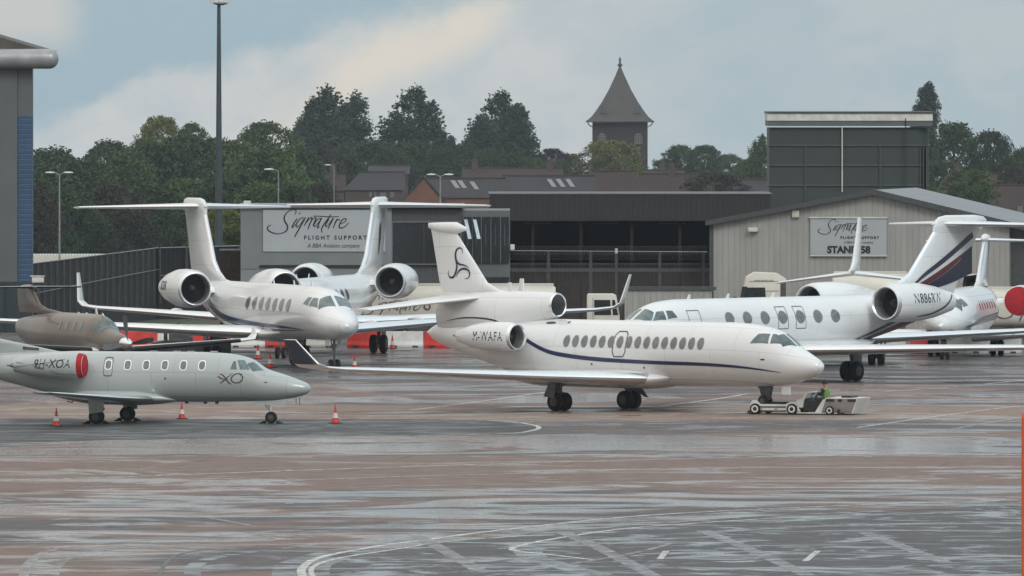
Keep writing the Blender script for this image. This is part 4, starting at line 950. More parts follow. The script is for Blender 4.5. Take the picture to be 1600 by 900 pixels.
# ---------------------------------------------------------------- ground
ZP = [(-500, 0), (100, 0), (700, 0), (1000, HC-345*1000/FPX), (1500, HC-305*1500/FPX), (2000, HC-272*2000/FPX), (2700, HC-215*2700/FPX), (4000, HC-214*4000/FPX), (30000, HC-212*30000/FPX)]
def gz(Y): return float(np.interp(Y, [a for a, b in ZP], [b for a, b in ZP]))
def mixv(t, f, a, b_):
    n = t.nodes.new('ShaderNodeMix'); n.inputs[2].default_value = a; n.inputs[3].default_value = b_; t.links.new(f, n.inputs[0]); return n.outputs[0]
def ground_material():
    m = bpy.data.materials.new('wet_apron'); m.use_nodes = True; t = m.node_tree; b = t.nodes['Principled BSDF']
    g = t.nodes.new('ShaderNodeNewGeometry'); s = t.nodes.new('ShaderNodeSeparateXYZ'); t.links.new(g.outputs['Position'], s.inputs[0])
    pos = g.outputs['Position']; X, Y = s.outputs[0], s.outputs[1]
    wob = mth(t, 'MULTIPLY', mth(t, 'SUBTRACT', noise(t, pos, .05, 5, .6), .5), 10)
    Yw = mth(t, 'ADD', Y, wob)
    def band(lo, hi, soft=1.5): return mth(t, 'MULTIPLY', sstep(t, Yw, lo-soft, lo+soft), mth(t, 'SUBTRACT', 1.0, sstep(t, Yw, hi-soft, hi+soft)))
    nf = noise(t, pos, .9, 10, .65); nm = noise(t, pos, .09, 8, .62, .6); ns = noise(t, pos, 6, 4, .6)
    red = mixc(t, sstep(t, nf, .3, .7), (.135, .092, .077), (.205, .147, .124))
    grey = mixc(t, sstep(t, nf, .3, .7), (.070, .062, .062), (.12, .108, .107))
    tanc = mixc(t, sstep(t, nf, .3, .7), (.19, .135, .105), (.28, .21, .17))
    col = mixc(t, sstep(t, nm, .44, .56), red, grey)
    col = mixc(t, band(448, 486, 3), col, red)                   # red-brown strip under the taxi line
    col = mixc(t, band(520, 533, 1.5), col, grey)
    col = mixc(t, mth(t, 'MULTIPLY', band(533, 558, 3), .85), col, tanc)
    col = mixc(t, band(600, 700, 8), col, grey)
    # tar seams and dark scratches
    mp3 = t.nodes.new('ShaderNodeMapping'); mp3.inputs['Rotation'].default_value = (0, 0, R(7)); t.links.new(pos, mp3.inputs[0])
    br = t.nodes.new('ShaderNodeTexBrick'); br.inputs['Scale'].default_value = 1; br.inputs['Brick Width'].default_value = 14; br.inputs['Row Height'].default_value = 7
    br.inputs['Mortar Size'].default_value = .035; br.inputs['Mortar Smooth'].default_value = .2; t.links.new(mp3.outputs[0], br.inputs['Vector'])
    col = mixc(t, mth(t, 'MULTIPLY', br.outputs['Fac'], .6), col, (.03, .028, .028))
    mpS = t.nodes.new('ShaderNodeMapping'); mpS.inputs['Scale'].default_value = (.05, .6, 1); mpS.inputs['Rotation'].default_value = (0, 0, R(4)); t.links.new(pos, mpS.inputs[0])
    st = noise(t, mpS.outputs[0], 1.0, 6, .7)
    col = mixc(t, mth(t, 'MULTIPLY', sstep(t, st, .58, .7), .5), col, (.05, .045, .045))
    t.links.new(col, b.inputs['Base Color'])
    # film of rain water: lies in irregular patches a few metres to tens of metres wide
    mpW = t.nodes.new('ShaderNodeMapping'); mpW.inputs['Scale'].default_value = (.75, 1, 1); mpW.inputs['Rotation'].default_value = (0, 0, R(-6)); t.links.new(pos, mpW.inputs[0])
    wt = noise(t, mpW.outputs[0], .125, 14, .66, 1.4)
    bias = mth(t, 'MULTIPLY', band(486, 512, 6), .05)
    bias = mth(t, 'SUBTRACT', bias, mth(t, 'MULTIPLY', band(450, 486, 3), .07))
    bias = mth(t, 'SUBTRACT', bias, mth(t, 'MULTIPLY', band(512, 560, 3), .05))
    bias = mth(t, 'ADD', bias, mth(t, 'MULTIPLY', mth(t, 'SUBTRACT', 1.0, sstep(t, Yw, 380, 400)), -.02))
    wet = sstep(t, mth(t, 'ADD', wt, bias), .46, .57)
    wet = mth(t, 'MULTIPLY', wet, mth(t, 'ADD', mth(t, 'MULTIPLY', sstep(t, ns, .35, .55), .5), .5))
    t.links.new(mixv(t, wet, .65, .1), b.inputs['Roughness'])
    t.links.new(mixv(t, wet, .15, .8), b.inputs['Specular IOR Level'])
    bn = t.nodes.new('ShaderNodeBump'); bn.inputs['Distance'].default_value = .01
    t.links.new(mixv(t, wet, .5, .06), bn.inputs['Strength'])
    t.links.new(nf, bn.inputs['Height']); t.links.new(bn.outputs[0], b.inputs['Normal'])
    return m
GM = ground_material()
m = MB()
m.grid([[(x, y, 0) for x in np.linspace(-200, 200, 9)] for y in np.linspace(60, 705, 20)])
tag(m.build('apron', GM, None, smooth=False), kind='structure')
GR = pm('rough_grass', (.05, .065, .03), .9, 0, .3, .05)
m = MB()
rows = []
for Y, z in [(-2000, -.3), (705, -.05), (760, -.8)]+[(y, gz(y)) for y in (1000, 1200, 1500, 1750, 2000, 2300, 2700, 4000, 8000, 30000)]:
    rows.append([(x*max(300, abs(Y)), Y, z) for x in np.linspace(-1, 1, 15)])
m.grid(rows); tag(m.build('ground', GR, None, smooth=False), kind='structure')

# painted lines on the apron, each a thin worn strip 4 mm proud
PAINT = bpy.data.materials.new('worn_white_paint'); PAINT.use_nodes = True
t_ = PAINT.node_tree; b_ = t_.nodes['Principled BSDF']; g_ = t_.nodes.new('ShaderNodeNewGeometry')
wr = noise(t_, g_.outputs['Position'], 2.2, 8, .7)
t_.links.new(mixc(t_, sstep(t_, wr, .42, .6), (.62, .60, .57), (.22, .19, .18)), b_.inputs['Base Color']); b_.inputs['Roughness'].default_value = .4
FADED = bpy.data.materials.new('faded_grey_paint'); FADED.use_nodes = True
t_ = FADED.node_tree; b_ = t_.nodes['Principled BSDF']; g_ = t_.nodes.new('ShaderNodeNewGeometry')
wr = noise(t_, g_.outputs['Position'], 1.3, 8, .7)
t_.links.new(mixc(t_, sstep(t_, wr, .4, .62), (.27, .26, .27), (.17, .145, .14)), b_.inputs['Base Color']); b_.inputs['Roughness'].default_value = .3
for M_, lo, hi in ((PAINT, .5, .72), (FADED, .40, .66)):
    t_ = M_.node_tree; b_ = t_.nodes['Principled BSDF']; g_ = t_.nodes.new('ShaderNodeNewGeometry')
    w1 = noise(t_, g_.outputs['Position'], 1.1, 10, .75)
    t_.links.new(mth(t_, 'SUBTRACT', 1.0, mth(t_, 'MULTIPLY', sstep(t_, w1, lo, hi), .92)), b_.inputs['Alpha'])
TAR = pm('tar_seam', (.02, .02, .02), .4, 0, .2, 3)
def patch(pts, mat, z, name):              # resurfaced area with its own outline
    q = [P(*p) for p in pts]; rb = ribbon([(p.x, p.y) for p in q]+[(q[0].x, q[0].y)], 0, 5)[:-1]
    m = MB(); m.add([(a[0], a[1], z) for a, b in rb], [tuple(range(len(rb)))]); return tag(m.build(name, mat, None, smooth=False), kind='structure')
def surf_mat(name, c1_, c2_, r1, r2, sc, s1=.3, s2=.8, lo=.45, hi=.58, frayed=False):
    m = bpy.data.materials.new(name); m.use_nodes = True; t = m.node_tree; b = t.nodes['Principled BSDF']; g = t.nodes.new('ShaderNodeNewGeometry'); pos = g.outputs['Position']
    f = noise(t, pos, 1.1, 10, .68); t.links.new(mixc(t, sstep(t, f, .3, .7), c1_, c2_), b.inputs['Base Color'])
    wv = sstep(t, noise(t, pos, sc, 13, .7, 1.2), lo, hi)
    if frayed: t.links.new(mth(t, 'MULTIPLY', sstep(t, noise(t, pos, .45, 12, .72), .42, .56), .85), b.inputs['Alpha'])
    t.links.new(mixv(t, wv, r1, r2), b.inputs['Roughness']); t.links.new(mixv(t, wv, s1, s2), b.inputs['Specular IOR Level'])
    bn = t.nodes.new('ShaderNodeBump'); bn.inputs['Distance'].default_value = .01; t.links.new(mixv(t, wv, .5, .06), bn.inputs['Strength']); t.links.new(f, bn.inputs['Height']); t.links.new(bn.outputs[0], b.inputs['Normal'])
    return m
ASPH = surf_mat('dark_asphalt', (.045, .043, .044), (.085, .08, .08), .6, .14, .3, .2, .7, .48, .6)
ASPH2 = surf_mat('stand_asphalt', (.035, .035, .036), (.06, .06, .06), .6, .4, .2, .15, .35)
PALEB = surf_mat('wet_pale_concrete', (.13, .125, .125), (.19, .18, .18), .35, .10, .5, .5, .9, .38, .55, True)
patch([(500, 912), (487, 897), (492, 884), (530, 872), (620, 858), (700, 846), (810, 836), (1000, 819), (1200, 806), (1400, 797), (1700, 789), (1700, 850), (1700, 912), (1100, 912)], ASPH, .0022, 'asphalt_turning_circle')
patch([(-60, 694), (200, 688), (420, 684), (640, 681), (790, 677.5), (830, 673), (842, 668.5), (832, 664), (790, 658.5), (700, 655.5), (560, 654.5), (300, 655), (-60, 657)], ASPH2, .0022, 'asphalt_stand')
def line(pts, wd, mat, z=.004, name='painted_line', sub=8):
    w3 = [P(*p) for p in pts]; m = MB()
    m.grid([[(a[0], a[1], z), (b[0], b[1], z)] for a, b in ribbon([(p.x, p.y) for p in w3], wd, sub)])
    return tag(m.build(name, mat, None, smooth=False), kind='structure')
line([(478, 912), (470, 896), (480, 880), (540, 863), (640, 848), (800, 831), (1000, 811), (1200, 799), (1400, 791), (1700, 783)], 1.7, PALEB, .003, 'pale_surface_band')
line([(1700, 818), (1350, 820), (1100, 832), (860, 852), (830, 868), (900, 890), (1000, 912)], .9, PALEB, .0032, 'pale_surface_band')
line([(60, 912), (66, 885), (100, 866), (180, 854), (300, 846), (430, 838), (560, 826), (700, 812)], 1.2, PALEB, .003, 'pale_surface_band')
line([(300, 912), (310, 880), (380, 864), (520, 848)], .5, PALEB, .0034, 'pale_surface_band')
line([(482, 912), (472, 898), (474, 886), (500, 871), (580, 855), (660, 844), (800, 826), (1000, 806), (1200, 795), (1400, 787), (1640, 780)], .26, PAINT)
line([(500, 912), (487, 897), (492, 884), (530, 872), (620, 858), (700, 846), (810, 838)], .16, PAINT, .0045)
line([(930, 875), (870, 868), (815, 862), (800, 858), (815, 852), (860, 843), (960, 828), (1080, 818), (1300, 806), (1640, 800)], .22, PAINT, .005)
line([(760, 900), (900, 880), (1000, 862), (1048, 849)], .22, FADED, .0055)
line([(880, 832), (940, 858), (1030, 905)], .5, FADED, .006)
line([(1098, 829), (1180, 862), (1275, 905)], .5, FADED, .0062)
line([(1350, 832), (1420, 858), (1480, 880)], .5, FADED, .0064)
line([(650, 836), (690, 858), (750, 892)], .5, FADED, .0066)
line([(1031, 874), (1041, 861)], .2, PAINT, .0068, sub=2); line([(1258, 877), (1278, 861)], .2, PAINT, .0068, sub=2)
line([(-20, 744), (250, 736), (450, 731), (640, 729), (900, 722), (1300, 713)], .2, FADED, .0042)
line([(-20, 752), (250, 743), (450, 735.5), (800, 724), (1095, 716), (1360, 711), (1640, 707)], .28, PAINT, .0044)
line([(130, 760), (280, 758), (450, 751), (640, 744), (800, 740), (1000, 733), (1200, 729)], .2, PAINT, .0042)
line([(-20, 693.5), (200, 688), (420, 684), (640, 681), (790, 677.5), (830, 673), (842, 668.5), (832, 664), (790, 658.5), (700, 655.5), (560, 654.5)], .2, PAINT, .0046)
line([(-20, 828), (200, 826), (400, 822), (520, 822)], .12, FADED, .004)
line([(40, 912), (38, 890), (60, 868), (100, 856), (200, 846), (330, 838), (430, 830)], .3, FADED, .0048)
line([(250, 912), (252, 890), (275, 868), (318, 859)], .14, TAR, .0052, 'tar_seam'); 
line([(-20, 792), (150, 798), (300, 806), (400, 823)], .22, FADED, .0054)
line([(640, 641), (722, 631), (852, 613)], .18, PAINT, .0042); line([(1030, 635), (1115, 624), (1170, 615)], .22, PAINT, .0042)
line([(1340, 668), (1420, 656.5), (1560, 638), (1640, 632)], .18, PAINT, .0042); line([(1490, 670), (1580, 655), (1640, 648)], .3, FADED, .0042)
line([(1050, 655), (1200, 662), (1330, 668), (1640, 672)], .2, FADED, .0044); line([(850, 661), (1000, 666), (1150, 672)], .2, FADED, .0044)
line([(1540, 600), (1640, 590)], .25, PAINT, .0042); line([(1380, 612), (1500, 604), (1640, 598)], .2, PAINT, .0044)
line([(560, 622), (800, 640), (1000, 650)], .08, TAR, .0046, 'tar_seam'); line([(600, 566), (720, 562), (760, 558)], .3, TAR, .0046, 'tar_seam')
line([(800, 752), (1150, 772), (1640, 790)], .1, TAR, .0046, 'tar_seam'); line([(1390, 585), (1500, 582), (1640, 586)], .25, TAR, .005, 'tar_seam')
line([(1350, 574), (1420, 576), (1560, 571)], .15, TAR, .0052, 'tar_seam'); line([(-20, 655), (200, 657), (560, 652)], .15, TAR, .0052, 'tar_seam')

# ---------------------------------------------------------------- buildings
BEIGE = stripes_mat('beige_cladding', (.34, .335, .315), .32, 'X', .30, .6, 0, .35)
DCLAD = stripes_mat('dark_cladding', (.020, .018, .019), .3, 'X', .55, .6, 0, .5)
BLUECL = stripes_mat('blue_cladding', (.03, .075, .15), .28, 'Z', .6, .5, 0, .3)
GREYCL = pm('grey_wall_panel', (.10, .11, .115), .5, 0, .06, .4, dirt=.15)
MIDP = pm('mid_grey_panel', (.17, .185, .19), .45, 0, .05, .5, dirt=.12)
PALEP = pm('pale_grey_panel', (.2, .22, .23), .45, 0, .04, .4, dirt=.12)
SIGNP = pm('sign_panel', (.36, .39, .405), .4, 0, .03, .5, dirt=.08)
GREEN = pm('grey_green_cladding', (.034, .042, .041), .55, 0, .08, .5, dirt=.25)
DGLASS = pm('dark_window_glass', (.015, .019, .022), .12, 0, .4, .35, .6)
BROOF = pm('grey_roof_sheet', (.19, .2, .21), .45, .1, .1, .5, dirt=.3)
BRICKD = pm('dark_brown_brick', (.045, .028, .020), .85, 0, .3, 1.2, dirt=.5)
DARKIN = pm('dark_interior', (.010, .008, .007), .9, 0, .4, .6)  # near-black base colour for the shed's inner walls and posts
FRAME = pm('window_frame_grey', (.16, .18, .19), .4, .3, .08, 3)
CONC = pm('grey_concrete', (.07, .07, .07), .8, 0, .15, 2, dirt=.4)

# office with the large lettered panel (pixel columns -> metres at its depth)
Yb = 694; sb = FPX/Yb; bx = lambda p: (p-800)/sb; bz = lambda y: HC-(y-YH)/sb
of = thing('office_building', 'grey office with a large script-lettered panel and a dark glazed corner', 'building', (bx(560), Yb, 0))
o0 = bx(560)
def q(mb, x0, x1, y0, y1, d0, d1): mb.box(bx(x0)-o0, bx(x1)-o0, d0, d1, bz(y1), bz(y0)); return mb
q(MB(), 376, 612, 322, 560, 0, 10).build('wall', PALEP, of)
q(MB(), 612, 722, 327, 560, .2, 10).build('corner_block', DGREY, of)
q(MB(), 722.5, 797, 329, 560, .4, 10).build('stair_block', GREYCL, of)
q(MB(), 370, 725, 320.5, 324.5, -.25, 10.2).build('roof_edge', FRAME, of)
pn = q(MB(), 411, 602, 328, 393, -.12, -.003).build('lettered_panel', SIGNP, of)
q(MB(), 408, 605, 394, 414, -.06, -.003).build('lower_panel', MIDP, of)
q(MB(), 405, 612, 414.5, 418, -.1, -.003).build('black_base_band', INK, of)
q(MB(), 376, 410.5, 330, 420, -.04, -.002).build('side_panel', MIDP, of)
m = MB(); u0 = bx(405+612/8)-o0; w0 = bz(315+270/8); sig_mesh(m, 1020/8/sb, lambda a, b: (a+u0, -.135, b+w0)); m.build('script_lettering', INK, pn, smooth=False, fixn=False)
def wall_text(s_, xc, yc, size_px, par, xs=1.0, bold=.0, shear=0, sp_=1.0, dep=-.135, mat=INK):
    vs, fs = textmesh(s_, size_px/sb*1.4, bold, xs, shear, sp_); mb = MB()
    mb.add([(bx(xc)-o0+a, dep, bz(yc)+b) for a, b in vs], fs); return mb.build('lettering', mat, par, smooth=False, fixn=False)
wall_text('FLIGHT SUPPORT', 524, 371.5, 6.3, pn, .98, .008, 0, 1.55)
wall_text('A BBA Aviation company', 521, 384, 6.6, pn, .86, .0, .25, 1.0)
gw = q(MB(), 614, 719, 347, 413, .06, .19).build('large_window', DGLASS, of)
m = MB(); q(m, 612, 721, 346, 347.6, -.02, .19); q(m, 612, 721, 412, 413.6, -.02, .19); q(m, 612, 613.5, 347, 412, -.02, .19); q(m, 719.5, 721, 347, 412, -.02, .19); m.build('window_frame', FRAME, gw)
for i, c in enumerate((662,)):
    m = MB(); q(m, c, c+.8, 350, 410, .03, .055); m.build('mullion', DGREY, gw)
cols = [(724, 737), (738.5, 751), (752.5, 766), (767.5, 781), (782.5, 795)]
for (a, b) in cols:
    wv = q(MB(), a, b, 339, 411, .28, .395).build('tall_window', DGLASS, of)
    m = MB(); q(m, a-.9, a, 337, 412, .2, .39); q(m, a+(b-a)*.45, a+(b-a)*.45+.5, 352, 384, .24, .275); m.build('mullion', FRAME, wv)
    q(MB(), a, b, 433, 447, .28, .395).build('lower_window', DGLASS, of)
for a, l_ in ((739, .34), (725, .3)):
    s_ = bx(a)-o0
    m = MB(); z1, z0 = bz(343), bz(373)
    m.add([(s_, .1, z1), (s_+.18, .1, z1), (s_+.42, -.5, z0), (s_+.22, -.5, z0), (s_, .14, z1), (s_+.18, .14, z1), (s_+.42, -.46, z0), (s_+.22, -.46, z0)], [(0,1,2,3),(7,6,5,4),(0,4,5,1),(1,5,6,2),(2,6,7,3),(3,7,4,0)])
    m.build('open_window_pane', pm('bright_pane', (.45, .52, .56), .1, .2, .1, 3), of)
q(MB(), 797.5, 804, 382, 390, -.1, .4).build('alarm_box', WHP, of)
b = MB(); b.lathe([(0, .15), (.3, .19), (.35, .01)], (bx(598)-o0, -.35, bz(340)), 'y', 12); b.box(bx(594)-o0, bx(596)-o0, -.2, 0, bz(345), bz(338)); b.build('flood_lamp', STEEL, of)
q(MB(), 380, 391, 314, 321, 1, 1.3).build('roof_unit', WHP, of)
# open shed with dark cladding
Ys = 722; sb = FPX/Ys
sh = thing('open_shed', 'long dark open-fronted shed with ribbed black cladding', 'building', (bx(990), Ys, 0)); o0 = bx(990)
q(MB(), 765, 1205, 304, 345, -.25, -.1).build('upper_cladding', DCLAD, sh)
q(MB(), 763, 1207, 302.5, 304, -.3, 12).build('roof', DGREY, sh)
q(MB(), 765, 1205, 345, 560, 9.6, 9.9).build('back_wall', DARKIN, sh)
q(MB(), 765, 770, 345, 560, 0, 9.5).build('side_wall', DARKIN, sh); q(MB(), 1195, 1205, 345, 560, 0, 9.5).build('side_wall', DARKIN, sh)
q(MB(), 765, 1205, 505, 506, 0, 9.5).build('floor_slab', CONC, sh)
for x in (830, 905, 985, 1060, 1130): q(MB(), x, x+5, 345, 560, .3, .6).build('post', DARKIN, sh)
for x in (820, 925, 1030): q(MB(), x, x+42, 350, 351.4, 4, 4.3).build('strip_light', CONC, sh)
# storage frame behind the fence: brown brick bays
q(MB(), 797, 1112, 422, 500, 3.2, 3.6).build('inner_brick_wall', BRICKD, sh)
# security fence with coiled wire before the shed
Yf = 704; sb = FPX/Yf
fe = thing('security_fence', 'grey post and rail fence topped with coiled razor wire, before the dark shed', 'fence', (bx(955), Yf, 0)); o0 = bx(955)
for x in (857, 923, 963, 1031, 1099): q(MB(), x-2.3, x+2.3, 393, 520, -.08, .08).build('post', CONC, fe)
q(MB(), 797, 1108, 419, 425, -.1, -.085).build('main_rail', CONC, fe)
q(MB(), 797, 1108, 411.5, 413, -.1, -.085).build('thin_rail', CONC, fe)
m = MB(); m.tube([(bx(797)-o0, -.12, bz(391.5)), (bx(1105)-o0, -.12, bz(393.5))], .012, 5); m.build('top_wire', METAL, fe)
for r_ in range(2):
    m = MB(); x0_, x1_ = bx(798)-o0, bx(1106)-o0; n_ = 2600; pts = []
    for i in range(n_):
        t = i/n_; a = t*2*math.pi*130+r_; pts.append((x0_+(x1_-x0_)*t+.18*math.sin(a*.5), .26*math.cos(a), bz(391+r_*8)+.24*math.sin(a)))
    m.tube(pts, .005, 3, False); m.build('razor_wire_coil', DGREY, fe, smooth=False)
q(MB(), 961, 965, 388, 396, -.2, -.1).build('lamp', METAL, fe)
m = MB()
for i in range(150): m.box(bx(798+i*2.06)-o0, bx(798+i*2.06)-o0+.02, -.06, -.04, .3, bz(412))
m.build('mesh_wires', DGREY, fe, smooth=False)
# low ribbed screen wall
Yl = 692; sb = FPX/Yl
lw = thing('low_cladding_wall', 'low pale ribbed wall with a dark capping, right of the white truck cab', 'wall', (bx(1045), Yl, 0)); o0 = bx(1045)
q(MB(), 976, 1112, 452, 560, 0, .3).build('cladding', BEIGE, lw); q(MB(), 974, 1119, 448, 453.5, -.1, .4).build('capping', DGREY, lw)
# main hangar, its gable turned a little; local x runs along the gable, local y is depth
Yh_ = 700; hx0 = (1112-800)*Yh_/FPX; hx1 = (1608-800)*672/FPX
hg_len = math.hypot(hx1-hx0, 672-Yh_)
ang = math.atan2(672-Yh_, hx1-hx0); ang = -R(12)
hg = thing('hangar', 'beige ribbed hangar with low gable roof carrying the stand 58 sign', 'building', (hx0, Yh_, 0), ang)
def hp(px, py, inset=0):                   # pixel on the gable plane -> local (x, z)
    c, s_ = math.cos(ang), math.sin(ang); k = (px-800)/FPX
    t = (k*Yh_-hx0)/(c-k*s_); Y = Yh_+t*s_
    return t, HC-(py-YH)*Y/FPX
el, rg = hp(1112, 347), hp(1366, 300); er = hp(1602, 356); zE = (el[1]+er[1])/2; 
gx1 = hp(1577, 340)[0]
EL, RG, ER = (0, el[1]), (rg[0], rg[1]), (er[0], er[1])
zat = lambda x: float(np.interp(x, [EL[0], RG[0], ER[0]], [EL[1], RG[1], ER[1]]))
D_ = 13
MB().prism([(0, 0), (gx1, 0), (gx1, zat(gx1)), RG, EL], 'y', 0, D_).build('gable_wall', BEIGE, hg, smooth=False)
MB().prism([(gx1+.01, 0), (ER[0]+6, 0), (ER[0]+6, zat(ER[0])-1.2), (gx1+.01, zat(gx1)-.1)], 'y', .5, D_-1).build('lean_to', DGREY, hg, smooth=False)
m = MB()
def slab(a, b, y0, y1, th_=.12):
    m.add([(a[0], y0, a[1]), (b[0], y0, b[1]), (b[0], y1, b[1]), (a[0], y1, a[1]), (a[0], y0, a[1]+th_), (b[0], y0, b[1]+th_), (b[0], y1, b[1]+th_), (a[0], y1, a[1]+th_)],
          [(0,3,2,1),(4,5,6,7),(0,1,5,4),(1,2,6,5),(2,3,7,6),(3,0,4,7)])
ex = lambda p, q_, k: (p[0]+(p[0]-q_[0])*k, p[1]+(p[1]-q_[1])*k)
slab(ex(EL, RG, .03), RG, -.3, D_); m.build('roof_left_slope', BROOF, hg, smooth=False)
m = MB(); slab(RG, ex(ER, RG, .3), -.3, D_); m.build('roof_right_slope', BROOF, hg, smooth=False)
m = MB(); slab(ex(EL, RG, .03), RG, -.42, -.302, .27); slab(RG, ex(ER, RG, .3), -.42, -.302, .30); 
m.v = [(x, y, z-.14) for x, y, z in m.v]; m.build('verge_trim', DGREY, hg, smooth=False)
MB().box(-.12, .1, -.05, .15, 0, EL[1]).build('corner_trim', DGREY, hg, smooth=False)
a = hp(1178, 359); MB().box(a[0]-.25, a[0]+.25, -.35, -.02, a[1]-.1, a[1]+.12).build('flood_lamp', WHP, hg, bevel=.02)
a = hp(1244, 334); MB().box(a[0]-.2, a[0]+.2, -.2, -.02, a[1]-.2, a[1]+.2).build('junction_box', CREAM, hg, bevel=.02)
a = hp(1533, 422); MB().lathe([(-.15, .16), (-.05, .17), (-.02, .1)], (a[0], 0, a[1]), 'y', 16).build('round_vent', WHP, hg)
# stand sign
a0, a1 = hp(1267, 340), hp(1386, 400); b0, b1 = hp(1267, 398), hp(1386, 342)
sgn = thing('stand_sign', 'pale rectangular sign reading stand 58 on the beige hangar', 'sign', (hx0, Yh_, 0), ang)
zt, zb_ = (a0[1]+b1[1])/2, (b0[1]+a1[1])/2
MB().box(a0[0], a1[0], -.14, -.03, zb_, zt).build('panel', SIGNP, sgn)
MB().box(a0[0]-.05, a1[0]+.05, -.2, -.03, zt+.002, zt+.08).build('top_trim', WHP, sgn); MB().box(a0[0]-.03, a1[0]+.03, -.16, -.03, zb_-.05, zb_-.002).build('bottom_trim', CREAM, sgn)
SW, SX = a1[0]-a0[0], a0[0]; fx = lambda zx: SX+(zx-80)/(1415-80)*SW; fz = lambda zy: zt-(zy-105)/(765-105)*(zt-zb_)
m = MB(); sig_mesh(m, SW*.66, lambda a, b: (a+fx(655), -.152, b+fz(275))); m.build('script_lettering', INK, sgn, smooth=False, fixn=False)
for s_, zx, zy, hpx, xs, bold, shr, spc in (('FLIGHT SUPPORT', 945, 450, 46, .98, .01, 0, 1.5), ('A BBA Aviation company', 925, 533, 46, .8, 0, .25, 1.0), ('STAND 58', 752, 670, 122, 1.0, .026, 0, 1.0)):
    vs, fs = textmesh(s_, hpx/1335*SW*1.36, bold, xs, shr, spc); m = MB(); m.add([(fx(zx)+a, -.152, fz(zy)+b) for a, b in vs], fs); m.build('lettering', INK, sgn, smooth=False, fixn=False)
# tall grey-green block
Yg = 800; sb = FPX/Yg
gb = thing('plant_building', 'tall grey-green clad block with horizontal bands behind the hangar', 'building', (bx(1325), Yg, 0)); o0 = bx(1325)
m = MB(); r_ = .9; x0_, x1_ = bx(1202)-o0, bx(1452)-o0
pl = [(x0_, 0), (x1_-r_, 0)]+[(x1_-r_+r_*math.sin(a), r_-r_*math.cos(a)) for a in np.linspace(.2, math.pi/2, 7)]+[(x1_, 8), (x0_, 8)]
m.prism(pl, 'z', -1, bz(200)); m.build('wall', GREEN, gb)
for y in (227, 258, 289.5):
    m = MB(); m.prism([(a+(.05 if a > 0 else -.05), b-.09) for a, b in pl], 'z', bz(y+1.2), bz(y-1)); m.build('band', pm('green_trim', (.055, .07, .066), .5, 0, .1, 1), gb)
q(MB(), 1199, 1457, 177, 188.5, -.35, 8.3).build('white_fascia', WHP, gb); q(MB(), 1199.5, 1456.5, 188.6, 197, -.3, 8.2).build('grey_soffit', GREYCL, gb)
q(MB(), 1198, 1459, 174.5, 177, -.42, 8.4).build('roof', DGREY, gb)
for x in (1257, 1374): q(MB(), x, x+2.2, 228, 330, -.13, -.01).build('rib', DGREY, gb)
q(MB(), 1315, 1316.6, 198, 300, -.2, -.1).build('down_pipe', WHP, gb); q(MB(), 1414, 1415.5, 185, 300, -.4, -.36).build('cable', INK, gb)
for x in (1437, 1442, 1447): q(MB(), x, x+1.5, 230, 295, -.05, .6).build('corner_rib', DGREY, gb)
# hangar at the left edge
Yk = 716; sb = FPX/Yk
lh = thing('grey_hangar', 'tall grey hangar with a blue ribbed corner strip and rolled eave at left edge', 'building', (bx(20), Yk, 0)); o0 = bx(20)
q(MB(), -60, 27, 98, 560, 0, 18).build('wall', GREYCL, lh)
q(MB(), 27.3, 50.5, 98, 181, .15, 1.4).build('corner_wall', GREYCL, lh)
bl = q(MB(), 27.3, 50.5, 181.3, 560, .15, 1.4).build('blue_corner', BLUECL, lh)
m = MB()
for i in range(38): m.lathe([(-.01, .05), (0, .07), (.01, .05)], (bx(50.8)-o0, .3, bz(184+i*7)), 'z', 8)
m.build('corrugation_edge', BLUECL, lh)
q(MB(), -60, 6, 442, 560, -.3, -.02).build('door_recess', pm('dark_slate_paint', (.02, .03, .04), .5), lh)
q(MB(), -60, 51, 440, 560, -.01, .14).build('lower_wall', pm('dark_slate_paint', (.02, .03, .04), .5), lh)
m = MB(); R_ = (107-76)/2/sb; zc_ = bz(92); xe = bx(78)-o0
prof = [(a, R_) for a in np.linspace(-6, xe, 6)]+[(xe+.5*math.sin(a)*1.0, R_*math.cos(a)) for a in np.linspace(.2, math.pi/2, 8)]
m.lathe(prof, (0, -.4, zc_), 'x', 28); m.build('rolled_eave', pm('grey_eave_metal', (.33, .33, .34), .4, .3, .12, .9, dirt=.35), lh)
m = MB(); m.prism([(bx(-60)-o0, bz(40)), (bx(0)-o0, bz(58)), (bx(74)-o0, bz(80)), (bx(-60)-o0, bz(80))], 'y', .1, 17); m.build('roof', pm('brown_grey_roof', (.085, .075, .065), .8, 0, .15, 1), lh)
m = MB(); m.tube([(bx(26)-o0, .05, bz(68)), (bx(28)-o0, .05, bz(62)), (bx(30)-o0, .05, bz(68))], .02, 6); m.build('roof_ring', STEEL, lh)
